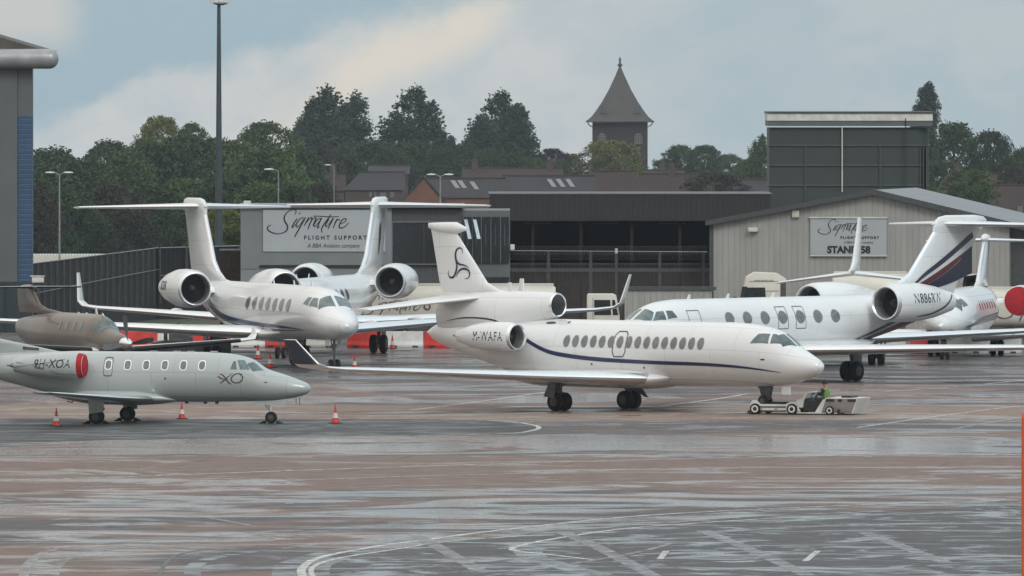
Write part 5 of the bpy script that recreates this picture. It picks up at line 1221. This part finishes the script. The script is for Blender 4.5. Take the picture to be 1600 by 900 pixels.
# timber screen fence on the left: stepped top, many dark boards
p0, p1, p2 = AT(46, 413, 730), AT(245, 388, 792), AT(410, 384, 802)
FENCEM = stripes_mat('dark_timber_boards', (.007, .0065, .006), .5, 'X', .4, .8, 0, .5)
def screen(name, label, a, b, ztop_a, ztop_b):
    L_ = math.hypot(b.x-a.x, b.y-a.y); an = math.atan2(b.y-a.y, b.x-a.x)
    t = thing(name, label, 'fence', (a.x, a.y, 0), an)
    MB().add([], []); m = MB(); m.add([(0, 0, -1.5), (L_, 0, -1.5), (L_, 0, ztop_b), (0, 0, ztop_a), (0, .12, -1.5), (L_, .12, -1.5), (L_, .12, ztop_b), (0, .12, ztop_a)], [(0,1,2,3),(7,6,5,4),(0,4,5,1),(1,5,6,2),(2,6,7,3),(3,7,4,0)])
    m.build('boards', FENCEM, t, smooth=False)
    for i in range(int(L_/3)+1):
        x = min(L_, i*3.0); zt = ztop_a+(ztop_b-ztop_a)*x/L_
        MB().box(x-.06, x+.06, -.14, -.02, 0, zt+.05).build('post', DGREY, t, smooth=False)
    m = MB(); m.tube([(0, -.08, ztop_a+.03), (L_, -.08, ztop_b+.03)], .035, 5); m.build('top_rail', STEEL, t)
    m = MB(); m.tube([(0, -.16, ztop_a*.62-.4), (L_*.5, -.16, ztop_a*.6-.1), (L_, -.16, ztop_b*.62)], .02, 5); m.build('cable', STEEL, t)
screen('timber_screen_fence', 'dark boarded screen fence rising to the right behind the tan plane', p0, p1, p0.z, p1.z)
screen('timber_screen_fence', 'dark boarded screen fence behind the tall fin of the blue-striped jet', p1+Vector((.1, 0, 0)), p2, p1.z, p2.z)
# round-ended dark tank or bale beside the office
Yt = 700; sb = FPX/Yt
t = thing('blast_screen', 'brown metal screen with a faint circle, left of the lettered office', 'screen', (bx(375), Yt, 0)); o0 = bx(375)
q(MB(), 344, 405, 391, 560, 0, .3).build('panel', BRICKD, t); q(MB(), 343, 406, 389, 391.5, -.05, .35).build('frame', STEEL, t)
MB().lathe([(-.08, .75), (-.1, .72), (-.08, .68)], (bx(378)-o0, 0, bz(412)), 'y', 32).build('circle', pm('ring_brown', (.06, .045, .035), .8), t)
# long pale store far left
Yw_ = 1000; sb = FPX/Yw_
t = thing('store_shed', 'long low cream shed roof beyond the dark screen fence at left', 'building', (bx(105), Yw_, 0)); o0 = bx(105)
q(MB(), 40, 170, 399, 412, 0, 8).build('roof', CREAM, t); q(MB(), 40, 168, 412.2, 470, .3, 7.7).build('wall', BRICKD, t)
m = MB()
for i in range(26): q(m, 46+i*4.6, 48+i*4.6, 397.5, 399, .1, .3)
m.build('ridge_clip', STEEL, t, smooth=False)
# cctv box, white, at the blue corner
p = AT(60, 440, 708); t = thing('camera_housing', 'small white camera box beside the blue hangar corner', 'camera', (p.x, p.y, 0))
MB().tube([(0, 0, 0), (0, 0, p.z)], .05, 8).build('pole', DGREY, t); MB().box(-.35, .3, -.2, .2, p.z-.05, p.z+.28).build('housing', WHP, t, bevel=.04); MB().box(-.45, .35, -.25, .25, p.z+.282, p.z+.33).build('hood', WHP, t)

# ---------------------------------------------------------------- lamps and the tall mast
def lamp_post(label, px, py, Y, kind, pole=.06):
    s = FPX/Y; top = HC-(py-YH)/s; g = gz(Y) if Y > 720 else 0
    t = thing('street_lamp', label, 'lamp', ((px-800)/s, Y, g), 0, 'lamp posts beyond the apron'); h = top-g
    MB().tube([(0, 0, 0), (0, 0, h*.4), (0, 0, h)], [pole*1.4, pole*1.1, pole*.8], 10).build('pole', STEEL, t)
    for s_ in ((-1, 1) if kind == 2 else (-1,)):
        MB().tube([(0, 0, h), (s_*.25, 0, h+.12), (s_*.4, 0, h+.12)], .03, 6).build('arm', STEEL, t)
        MB().lathe([(-.35, .02), (-.3, .1), (0, .16), (.25, .1), (.32, .02)], (s_*.62, 0, h+.14), 'x', 12, sz=.5).build('lamp_head', WHP, t)
lamp_post('twin-headed lamp post against dark trees, beside the blue hangar corner', 93, 273, 860, 2)
lamp_post('twin-headed lamp post in front of the house roofs, above the M-WAFA tail fin', 688, 276, 900, 2, .07)
lamp_post('single-arm lamp post above the lettered office roof', 435, 268, 860, 1, .05)
lamp_post('short single-headed lamp post before the distant slate roofs', 522, 260, 1300, 1, .05)
Ym = 830; sb = FPX/Ym; t = thing('floodlight_mast', 'very tall grey floodlight mast rising past the top of the picture', 'mast', (bx(342), Ym, -1))
h = bz(7)+1; MB().lathe([(0, .30), (h*.5, .2), (h*.98, .115), (h, .11)], (0, 0, 0), 'z', 16).build('pole', pm('mast_paint', (.05, .065, .075), .5, .2, .1, 1), t)
MB().lathe([(h-.05, .2), (h+.06, .5), (h+.12, .5), (h+.2, .1)], (.1, 0, 0), 'z', 16).build('head_frame', STEEL, t)
for a in (-.45, -.15, .2, .5): MB().box(a-.1, a+.12, -.25, .1, h+.1, h+.4).build('floodlight', WHP, t)

# ---------------------------------------------------------------- water tower
Yt = 2400; sb = FPX/Yt; zg = gz(Yt)
tw = thing('water_tower', 'dark brick tower with tall bell-cast pyramid roof and finial', 'tower', (bx(969), Yt, 0)); o0 = bx(969)
TBR = pm('tower_brick', (.032, .018, .017), .85, 0, .15, .6, dirt=.3); TRF = pm('tower_slate', (.055, .051, .045), .7, 0, .15, .5, dirt=.3)
hw_ = (1010.5-924.5)/2/sb
MB().box(-hw_, hw_, 0, 2*hw_, zg-2, bz(189)).build('brick_shaft', TBR, tw, smooth=False)
rows = []
for y, k in ((191, 1.24), (189.5, 1.24), (187, 1.15), (182, 1.02), (174, .88), (160, .66), (140, .40), (118, .165), (104, .03), (101, .012)):
    kk = k*hw_; n = 4; r_ = []
    for i in range(4):
        for j in range(8):
            a, b = [((-1, -1), (1, -1)), ((1, -1), (1, 1)), ((1, 1), (-1, 1)), ((-1, 1), (-1, -1))][i]
            f = j/8; r_.append(((a[0]*(1-f)+b[0]*f)*kk, hw_+(a[1]*(1-f)+b[1]*f)*kk, bz(y)))
    rows.append(r_)
m = MB(); m.grid(rows, True); m.f.append(tuple(range(32))); m.mi.append(0); m.build('bell_cast_roof', TRF, tw)
m = MB(); m.lathe([(bz(104), .35), (bz(101), .5), (bz(99), .2), (bz(94), .18), (bz(93), .3), (bz(91), .12), (bz(88), .02)], (0, hw_, 0), 'z', 10); m.build('finial', DGREY, tw)
for s_ in (-1, 1):
    m = MB(); m.tube([(s_*1.2*hw_, -.1, bz(190)), (s_*1.12*hw_, -.1, bz(196)), (s_*1.01*hw_, -.1, bz(198))], .1, 6); m.build('eaves_bracket', DGREY, tw)
    x = s_*.66*hw_
    wv = MB().prism([(x-.75, bz(225)), (x+.75, bz(225)), (x+.75, bz(213)), (x+.45, bz(209)), (x, bz(208)), (x-.45, bz(209)), (x-.75, bz(213))], 'y', -.06, -.01).build('arched_window', pm('tower_window', (.16, .15, .15), .3), tw)
    m = MB()
    for k in (-.5, 0, .5): m.box(x+k-.07, x+k+.07, -.1, -.062, bz(225), bz(211))
    for y in (212, 216, 220): m.box(x-.75, x+.75, -.1, -.062, bz(y)-.06, bz(y)+.06)
    m.build('glazing_bars', DGREY, wv)
    m = MB(); dx = s_*.62*hw_
    m.add([(dx-.7, hw_-hw_*.98, bz(177)), (dx+.7, hw_-hw_*.98, bz(177)), (dx, hw_-hw_*.85, bz(163)), (dx*.95, hw_-hw_*.6, bz(167))], [(0, 1, 2), (0, 2, 3), (1, 3, 2), (0, 3, 1)]); m.build('dormer_vent', TRF, tw, smooth=False)
# ---------------------------------------------------------------- houses
SLATE = pm('slate_roof', (.030, .027, .032), .7, 0, .2, .3, dirt=.4); TILE = pm('brown_tile_roof', (.038, .022, .020), .8, 0, .2, .3, dirt=.5)
ROR = pm('orange_brick', (.17, .075, .045), .85, 0, .12, .5, dirt=.3); BRN = pm('brown_brick', (.07, .05, .045), .85, 0, .15, .5, dirt=.4)
def house(label, x0, x1, yr, ye, Y, roof, wall, gable=None, hip=0, chim=(), sky_=(), wins=()):
    global sb, o0
    sb = FPX/Y; o0 = bx((x0+x1)/2); t = thing('house', label, 'house', (o0, Y, 0), 0, 'houses on the far slope')
    a, b = bx(x0)-o0, bx(x1)-o0; zr, ze = bz(yr), bz(ye); d = max(2.5, (zr-ze)*1.1); dp = 2*d
    MB().box(a+.3, b-.3, .3, dp-.3, gz(Y)-3, ze).build('wall', wall, t, smooth=False)
    h1 = (b-a)*.28 if hip & 1 else 0; h2 = (b-a)*.28 if hip & 2 else 0
    m = MB(); m.add([(a, 0, ze), (b, 0, ze), (b, dp, ze), (a, dp, ze), (a+h1, d, zr), (b-h2, d, zr)], [(0, 1, 5, 4), (2, 3, 4, 5), (1, 2, 5), (3, 0, 4), (0, 3, 2, 1)]); rf = m.build('roof', roof, t, smooth=False)
    m = MB(); m.tube([(a+h1, d, zr+.02), (b-h2, d, zr+.02)], .12, 6); m.build('ridge_tiles', TILE, rf)
    for c in chim:
        m = MB().box(bx(c)-o0-.45, bx(c)-o0+.45, d-.4, d+.4, zr-1, zr+1.2); m.box(bx(c)-o0-.5, bx(c)-o0+.5, d-.45, d+.45, zr+1.2, zr+1.35)
        m.lathe([(zr+1.3, .16), (zr+1.75, .13)], (bx(c)-o0, d, 0), 'z', 8); m.build('chimney', wall, rf, smooth=False)
    for (sx, sy) in sky_:
        f = (sy-yr)/(ye-yr); zc = bz(sy); yy = d*(1-f); sl = (zr-ze)/d
        m = MB(); e = .09; w_ = .3
        m.add([(bx(sx)-o0-w_-.35, yy+.55, zc+.55*sl+e), (bx(sx)-o0+w_-.35, yy+.55, zc+.55*sl+e), (bx(sx)-o0+w_+.35, yy-.55, zc-.55*sl+e), (bx(sx)-o0-w_+.35, yy-.55, zc-.55*sl+e)], [(0, 1, 2, 3)])
        m.build('roof_light', pm('roof_light_glass', (.22, .22, .23), .5, 0, .05, 2), rf, smooth=False)
    for (wx, wy, ww, wh) in wins:
        m = MB(); m.box(bx(wx)-o0, bx(wx+ww)-o0, .2, .29, bz(wy+wh), bz(wy)); m.build('window', pm('house_window', (.14, .14, .15), .3), t, smooth=False)
    if gable:
        g0, g1, gy, ge = gable; ga, gb_, gm = bx(g0)-o0, bx(g1)-o0, (bx(g0)+bx(g1))/2-o0
        MB().prism([(ga, gz(Y)-3), (gb_, gz(Y)-3), (gb_, bz(ge)), (gm, bz(gy)), (ga, bz(ge))], 'y', -1.5, .8).build('gable_wall', ROR, t, smooth=False)
        m = MB(); th_ = .25
        for p_, q_ in (((ga-.3, bz(ge)-.2), (gm, bz(gy)+.15)), ((gb_+.3, bz(ge)-.2), (gm, bz(gy)+.15))):
            m.add([(p_[0], -1.7, p_[1]), (q_[0], -1.7, q_[1]), (q_[0], d, q_[1]), (p_[0], d, p_[1]), (p_[0], -1.7, p_[1]+th_), (q_[0], -1.7, q_[1]+th_), (q_[0], d, q_[1]+th_), (p_[0], d, p_[1]+th_)], [(0,3,2,1),(4,5,6,7),(0,1,5,4),(1,2,6,5),(2,3,7,6),(3,0,4,7)])
        m.build('gable_roof', roof, t, smooth=False)
house('slate-roofed house with pale windows, left of the orange gable', 536, 632, 269, 297, 1750, SLATE, BRN, hip=1, wins=[(577, 300, 4, 8), (585, 300, 3, 8), (594, 301, 9, 6), (610, 300, 6, 9)])
house('long low slate roof house behind the first slate-roofed one', 575, 640, 259, 272, 1900, SLATE, BRN)
house('small dark slate house tucked under the trees behind the lettered office', 470, 540, 272, 298, 1800, TILE, BRN, chim=(520,))
house('house with an orange brick gable and slate roof lights', 655, 790, 279, 309, 1650, SLATE, ROR, gable=(632, 692, 279, 313), sky_=((711, 289), (722, 289), (741, 291)))
house('slate-roofed house with a row of three pale roof lights', 785, 930, 275, 306, 1660, SLATE, BRN, sky_=((862, 287), (876, 287), (891, 287)))
house('brown-tiled house above the row of roof lights', 722, 880, 263, 280, 1900, TILE, BRN, chim=(742, 860))
house('brown-tiled house right of the roof lights with a ridge chimney', 885, 1030, 268, 306, 1680, TILE, BRN, hip=3)
house('brown-tiled house at the foot of the tower, on the skyline', 1005, 1070, 266, 282, 2000, TILE, BRN, chim=(1035,))
house('long brown-tiled house left of the green block', 1000, 1170, 272, 308, 1700, TILE, BRN, hip=2, chim=(1050,))
house('slate-roofed house touching the green block', 1150, 1215, 281, 308, 1690, SLATE, BRN)
house('brown-tiled house right of the green block', 1452, 1560, 272, 318, 1600, TILE, BRN, hip=1, chim=(1500,))
house('brown-tiled house at the right edge with a white window', 1540, 1660, 290, 335, 1500, TILE, BRN, wins=[(1590, 322, 8, 10)])
house('brown-tiled house row behind the tan gable at far right', 1540, 1640, 276, 292, 1900, TILE, BRN)

# ---------------------------------------------------------------- trees
def leaf_mat(name, rgb):
    m = bpy.data.materials.new(name); m.use_nodes = True; t = m.node_tree; b = t.nodes['Principled BSDF']
    c = t.nodes.new('ShaderNodeTexCoord'); f = noise(t, c.outputs['Object'], .35, 3); g = noise(t, c.outputs['Object'], 3, 3)
    oi = t.nodes.new('ShaderNodeObjectInfo')
    col = mixc(t, sstep(t, f, .35, .65), tuple(x*.65 for x in rgb), tuple(x*1.35 for x in rgb))
    col = mixc(t, mth(t, 'MULTIPLY', sstep(t, g, .4, .7), .3), col, (rgb[0]*1.8, rgb[1]*1.5, rgb[2]*1.1))
    col = mixc(t, mth(t, 'MULTIPLY', oi.outputs['Random'], .35), col, (rgb[0]*.9, rgb[1]*.62, rgb[2]*.7))
    t.links.new(col, b.inputs['Base Color']); b.inputs['Roughness'].default_value = .7; b.inputs['Specular IOR Level'].default_value = .2
    return m
LG = {'dark': leaf_mat('dark_foliage', (.040, .070, .030)), 'mid': leaf_mat('mid_foliage', (.065, .105, .036)), 'pop': leaf_mat('poplar_foliage', (.034, .058, .034)),
      'light': leaf_mat('light_willow_foliage', (.13, .155, .045)), 'purple': leaf_mat('purple_foliage', (.028, .022, .034)), 'brown': leaf_mat('brownish_foliage', (.045, .042, .032))}
BARK = pm('bark', (.06, .05, .04), .9, 0, .2, 2)
def crown_mesh(seed, shape, n_cl, leaf, per):
    rs = np.random.RandomState(seed); V = []; 
    cl = []
    while len(cl) < n_cl:
        h = rs.rand(); a = rs.rand()*2*math.pi
        sx = 0.0
        if shape in ('poplar', 'flame'):
            k = rs.choice(4, p=[.38, .27, .21, .14]); hs = (1, .9, .8, .66)[k]; sx = ((0, .085, -.085, .16) if shape == 'poplar' else (0, .13, -.12, .2))[k]*(1 if seed % 2 else -1)
            R0 = (.15 if shape == 'poplar' else .185)*math.sin(math.pi*min(1, (h*.9+.09))**.85)**.5*(1.08-.3*h); rad = .05; h *= hs
        elif shape == 'broad': R0 = .5*math.sin(math.pi*(h*.86+.12))**.55; rad = .10
        elif shape == 'conifer': R0 = .26*(1-h)**.9+.01; rad = .045
        else: R0 = .62*math.sin(math.pi*(h*.8+.15))**.5; rad = .11
        R0 *= 1+.22*math.sin(a*3+seed+h*9)+.12*math.sin(a*5-h*17)
        r = R0*math.sqrt(rs.rand()*.75+.25)
        # gaps between boughs
        if math.sin(a*2.3+h*21+seed)*math.sin(h*33-a*3+seed*2) > .45 and r > R0*.6: continue
        tip = sx*(.35+.65*h)+(.05*h*h if sx is not None and shape in ('poplar', 'flame') else 0)
        cl.append((r*math.cos(a)+tip, r*math.sin(a), .08+.92*h if shape != 'broad' else .15+.83*h, rad*rs.uniform(.5, 1.25)))
    pts = []
    for (x, y, z, r) in cl:
        d = rs.normal(size=(per, 3)); d /= np.linalg.norm(d, axis=1)[:, None]; rr = r*(rs.rand(per, 1)**.4)
        zs = 1.5 if shape in ('poplar', 'flame') else .75
        pts.append(np.array([x, y, z])+d*rr*np.array([1, 1, zs]))
    p = np.concatenate(pts); n = len(p)
    a = rs.normal(size=(n, 3)); a /= np.linalg.norm(a, axis=1)[:, None]; b = np.cross(a, rs.normal(size=(n, 3))); b /= np.linalg.norm(b, axis=1)[:, None]
    s = leaf*rs.uniform(.6, 1.4, (n, 1)); vs = np.stack([p-a*s, p+b*s*.6, p+a*s, p-b*s*.6], 1).reshape(-1, 3)
    me = bpy.data.meshes.new('crown'); me.vertices.add(4*n); me.vertices.foreach_set('co', vs.ravel()); me.loops.add(4*n); me.loops.foreach_set('vertex_index', np.arange(4*n))
    me.polygons.add(n); me.polygons.foreach_set('loop_start', np.arange(n)*4); me.polygons.foreach_set('loop_total', np.full(n, 4)); me.update(calc_edges=True)
    return me
CROWNS = {}
for k, (sh_, nc, lf, per) in {'poplar': ('poplar', 420, .013, 36), 'flame': ('flame', 420, .014, 36), 'broad': ('broad', 340, .018, 42), 'dome': ('dome', 320, .02, 42), 'conifer': ('conifer', 300, .012, 26)}.items():
    CROWNS[k] = [crown_mesh(11*i+len(k), sh_, nc, lf, per) for i in range(3)]
def trunk_mesh(i):
    m = MB(); m.tube([(0, 0, -.1), (.005, 0, .3), (-.004, .004, .6), (.01, 0, .85)], [.022, .017, .01, .004], 8)
    rs = random.Random(i)
    for k in range(7):
        z = .25+.08*k; a = rs.random()*6.28; m.tube([(0, 0, z), (math.cos(a)*.06, math.sin(a)*.06, z+.07), (math.cos(a)*.11, math.sin(a)*.11, z+.13)], [.008, .005, .002], 5)
    o = m.build('trunk', BARK); me = o.data; bpy.data.objects.remove(o); return me
TRUNKS = [trunk_mesh(i) for i in range(3)]
def tree(kind, colr, label, px, ytop, hpx, Y, wide=1.0, group='trees beyond the airfield'):
    s = FPX/Y; h = hpx/s; base = HC-(ytop+hpx-YH)/s; i = rng.randrange(3)
    name = {'poplar': 'poplar_tree', 'flame': 'poplar_tree', 'conifer': 'conifer_tree'}.get(kind, 'broadleaf_tree')
    t = thing(name, label, 'tree', ((px-800)/s, Y, base), rng.random()*6.28 if kind not in ('poplar', 'flame') else rng.uniform(-.6, .6), group)
    t.scale = (h*wide, h*wide, h)
    me = CROWNS[kind][i]
    key = (me.name, colr)
    if key not in CR2: q_ = me.copy(); q_.materials.clear(); q_.materials.append(LG[colr]); CR2[key] = q_
    c = bpy.data.objects.new('crown', CR2[key]); COL.objects.link(c); c.parent = t
    k = bpy.data.objects.new('trunk', TRUNKS[i]); COL.objects.link(k); k.parent = t
    return t
CR2 = {}
tree('poplar', 'pop', 'tall dark poplar leaning right, left one of the pair behind the lettered office', 503, 142, 190, 2300, 1.3)
tree('poplar', 'pop', 'tall dark poplar, right and lower one of the pair behind the lettered office', 548, 151, 180, 2310, 1.15)
tree('poplar', 'pop', 'slimmer dark poplar on the left flank of the tall pair', 476, 178, 140, 2320, 1.0)
tree('flame', 'pop', 'tall broad dark poplar standing alone above the slate house', 636, 144, 180, 2300, 1.35)
tree('flame', 'pop', 'tall dark poplar with a double top, right of the lone one', 772, 150, 170, 2300, 1.3)
tree('poplar', 'pop', 'rounder dark poplar leaning on the double-topped one, nearest the tower', 803, 168, 150, 2280, 1.2)
tree('flame', 'pop', 'lower dark tree on the left shoulder of the double-topped poplar', 748, 185, 130, 2290, 1.0)
tree('poplar', 'pop', 'small poplar peeping above the right end of the green block', 1447, 131, 95, 2200, 1.15)
tree('conifer', 'dark', 'small pointed conifer between two tall poplars', 693, 208, 90, 2150, 1.0)
tree('conifer', 'dark', 'pointed conifer beside the double-topped poplar', 706, 214, 90, 2160, 1.1)
tree('conifer', 'dark', 'short conifer right of the lone broad poplar', 682, 218, 80, 2140, 1.0)
tree('dome', 'light', 'pale green willow in front of the brick tower', 953, 222, 75, 2150, 1.15)
tree('broad', 'purple', 'dark purple spreading tree left of the tower', 862, 233, 50, 2200, 1.3)
tree('broad', 'purple', 'small dark purple tree between the spreading one and the willow', 893, 241, 40, 2210, 1.1)
tree('broad', 'dark', 'rounded dark tree right of the tower, nearer to it', 1062, 228, 62, 2200, 1.0)
tree('broad', 'dark', 'rounded dark tree right of the tower, farther from it', 1100, 228, 62, 2210, .95)
tree('broad', 'mid', 'low hazy tree between the rounded pair and the green block', 1140, 242, 48, 2400, 1.2)
tree('flame', 'mid', 'airy upright tree touching the left side of the green block', 1187, 215, 95, 2000, .95)
tree('dome', 'brown', 'big dull bush in front of the brown roofs, left of the green block', 1118, 272, 55, 1600, 1.5)
tree('broad', 'light', 'pale airy tree at the far left of the tree line, tallest there', 253, 184, 110, 1900, .75)
tree('broad', 'mid', 'small airy treetop left of the floodlight mast', 300, 194, 90, 1900, .65)
tree('broad', 'mid', 'greyish green round tree right of the floodlight mast', 414, 193, 120, 1850, .95)
tree('broad', 'mid', 'narrow upright treetop low on the left skyline', 222, 218, 80, 1880, .7)
tree('broad', 'dark', 'dark rounded tree on the skyline left of the pale airy one', 168, 222, 110, 1800, .9)
tree('broad', 'dark', 'dark broad tree beside the blue hangar corner', 85, 234, 140, 1700, .95)
tree('broad', 'dark', 'large dark tree right of the green block, behind the roofs', 1490, 195, 150, 1900, .8)
tree('broad', 'pop', 'dark spiky tree near the right edge of the skyline', 1548, 207, 120, 1850, .7)
tree('broad', 'dark', 'dark tree cut by the right edge', 1600, 234, 110, 1800, .8)
tree('dome', 'mid', 'green bush before the brown roofs right of the green block', 1515, 268, 60, 1450, 1.2)
for (x, yt, hh, Y, c) in [(60, 262, 170, 1550, 'dark'), (130, 252, 170, 1600, 'dark'), (195, 238, 180, 1620, 'mid'), (250, 226, 190, 1640, 'dark'), (310, 218, 200, 1660, 'dark'), (365, 226, 190, 1640, 'mid'), (425, 235, 180, 1600, 'mid'), (470, 240, 150, 1700, 'dark'),
                       (40, 300, 130, 1350, 'brown'), (105, 296, 130, 1370, 'dark'), (170, 290, 130, 1380, 'brown'), (235, 286, 130, 1400, 'dark'), (295, 282, 140, 1420, 'mid'), (355, 284, 135, 1400, 'dark'), (405, 290, 130, 1390, 'mid'), (455, 292, 120, 1380, 'dark')]:
    tree('broad', c, 'dark broadleaf tree in the dense belt of trees behind the screen fence', x+rng.uniform(-8, 8), yt+rng.uniform(-6, 6), hh, Y, rng.uniform(.75, 1.0), 'dense tree belt on the left')
for (x, yt, hh, Y, c) in [(500, 228, 90, 2050, 'brown'), (535, 232, 90, 2050, 'dark'), (575, 222, 90, 2060, 'dark'), (610, 232, 85, 2050, 'dark'), (650, 225, 90, 2060, 'dark'), (690, 235, 85, 2040, 'dark'), (725, 228, 85, 2060, 'dark'), (765, 232, 75, 2080, 'dark'), (805, 236, 70, 2080, 'dark'), (835, 246, 50, 2090, 'mid'),
                       (1165, 250, 60, 2050, 'mid'), (1045, 250, 40, 2300, 'mid'), (990, 246, 40, 2250, 'mid'), (880, 250, 40, 2150, 'mid')]:
    tree('broad', c, 'low dark tree in the row between the tall poplars and the house roofs', x+rng.uniform(-5, 5), yt+rng.uniform(-3, 3), hh, Y, rng.uniform(.8, 1.1), 'trees above the house roofs')
for (x, yt, hh, Y, c) in [(450, 285, 50, 1500, 'mid'), (500, 290, 50, 1480, 'brown'), (350, 330, 75, 1000, 'light'), (372, 338, 70, 1000, 'mid'), (1475, 255, 70, 1750, 'dark'), (1585, 262, 50, 1750, 'brown'), (1440, 290, 40, 1300, 'mid')]:
    tree('dome', c, 'shrubby bush among the far buildings and trees', x, yt, hh, Y, 1.0, 'shrubs beyond the airfield')

# ---------------------------------------------------------------- damp air
m = MB(); m.box(-2600, 2600, -60, 5200, -60, 60)
hz_m = bpy.data.materials.new('damp_air'); hz_m.use_nodes = True; t_ = hz_m.node_tree; t_.nodes.clear()
oo = t_.nodes.new('ShaderNodeOutputMaterial'); pv = t_.nodes.new('ShaderNodeVolumePrincipled'); t_.links.new(pv.outputs[0], oo.inputs['Volume'])
pv.inputs['Color'].default_value = (.75, .85, .95, 1); pv.inputs['Density'].default_value = .000052; pv.inputs['Anisotropy'].default_value = .2
tag(m.build('haze', hz_m, None, smooth=False), kind='stuff')
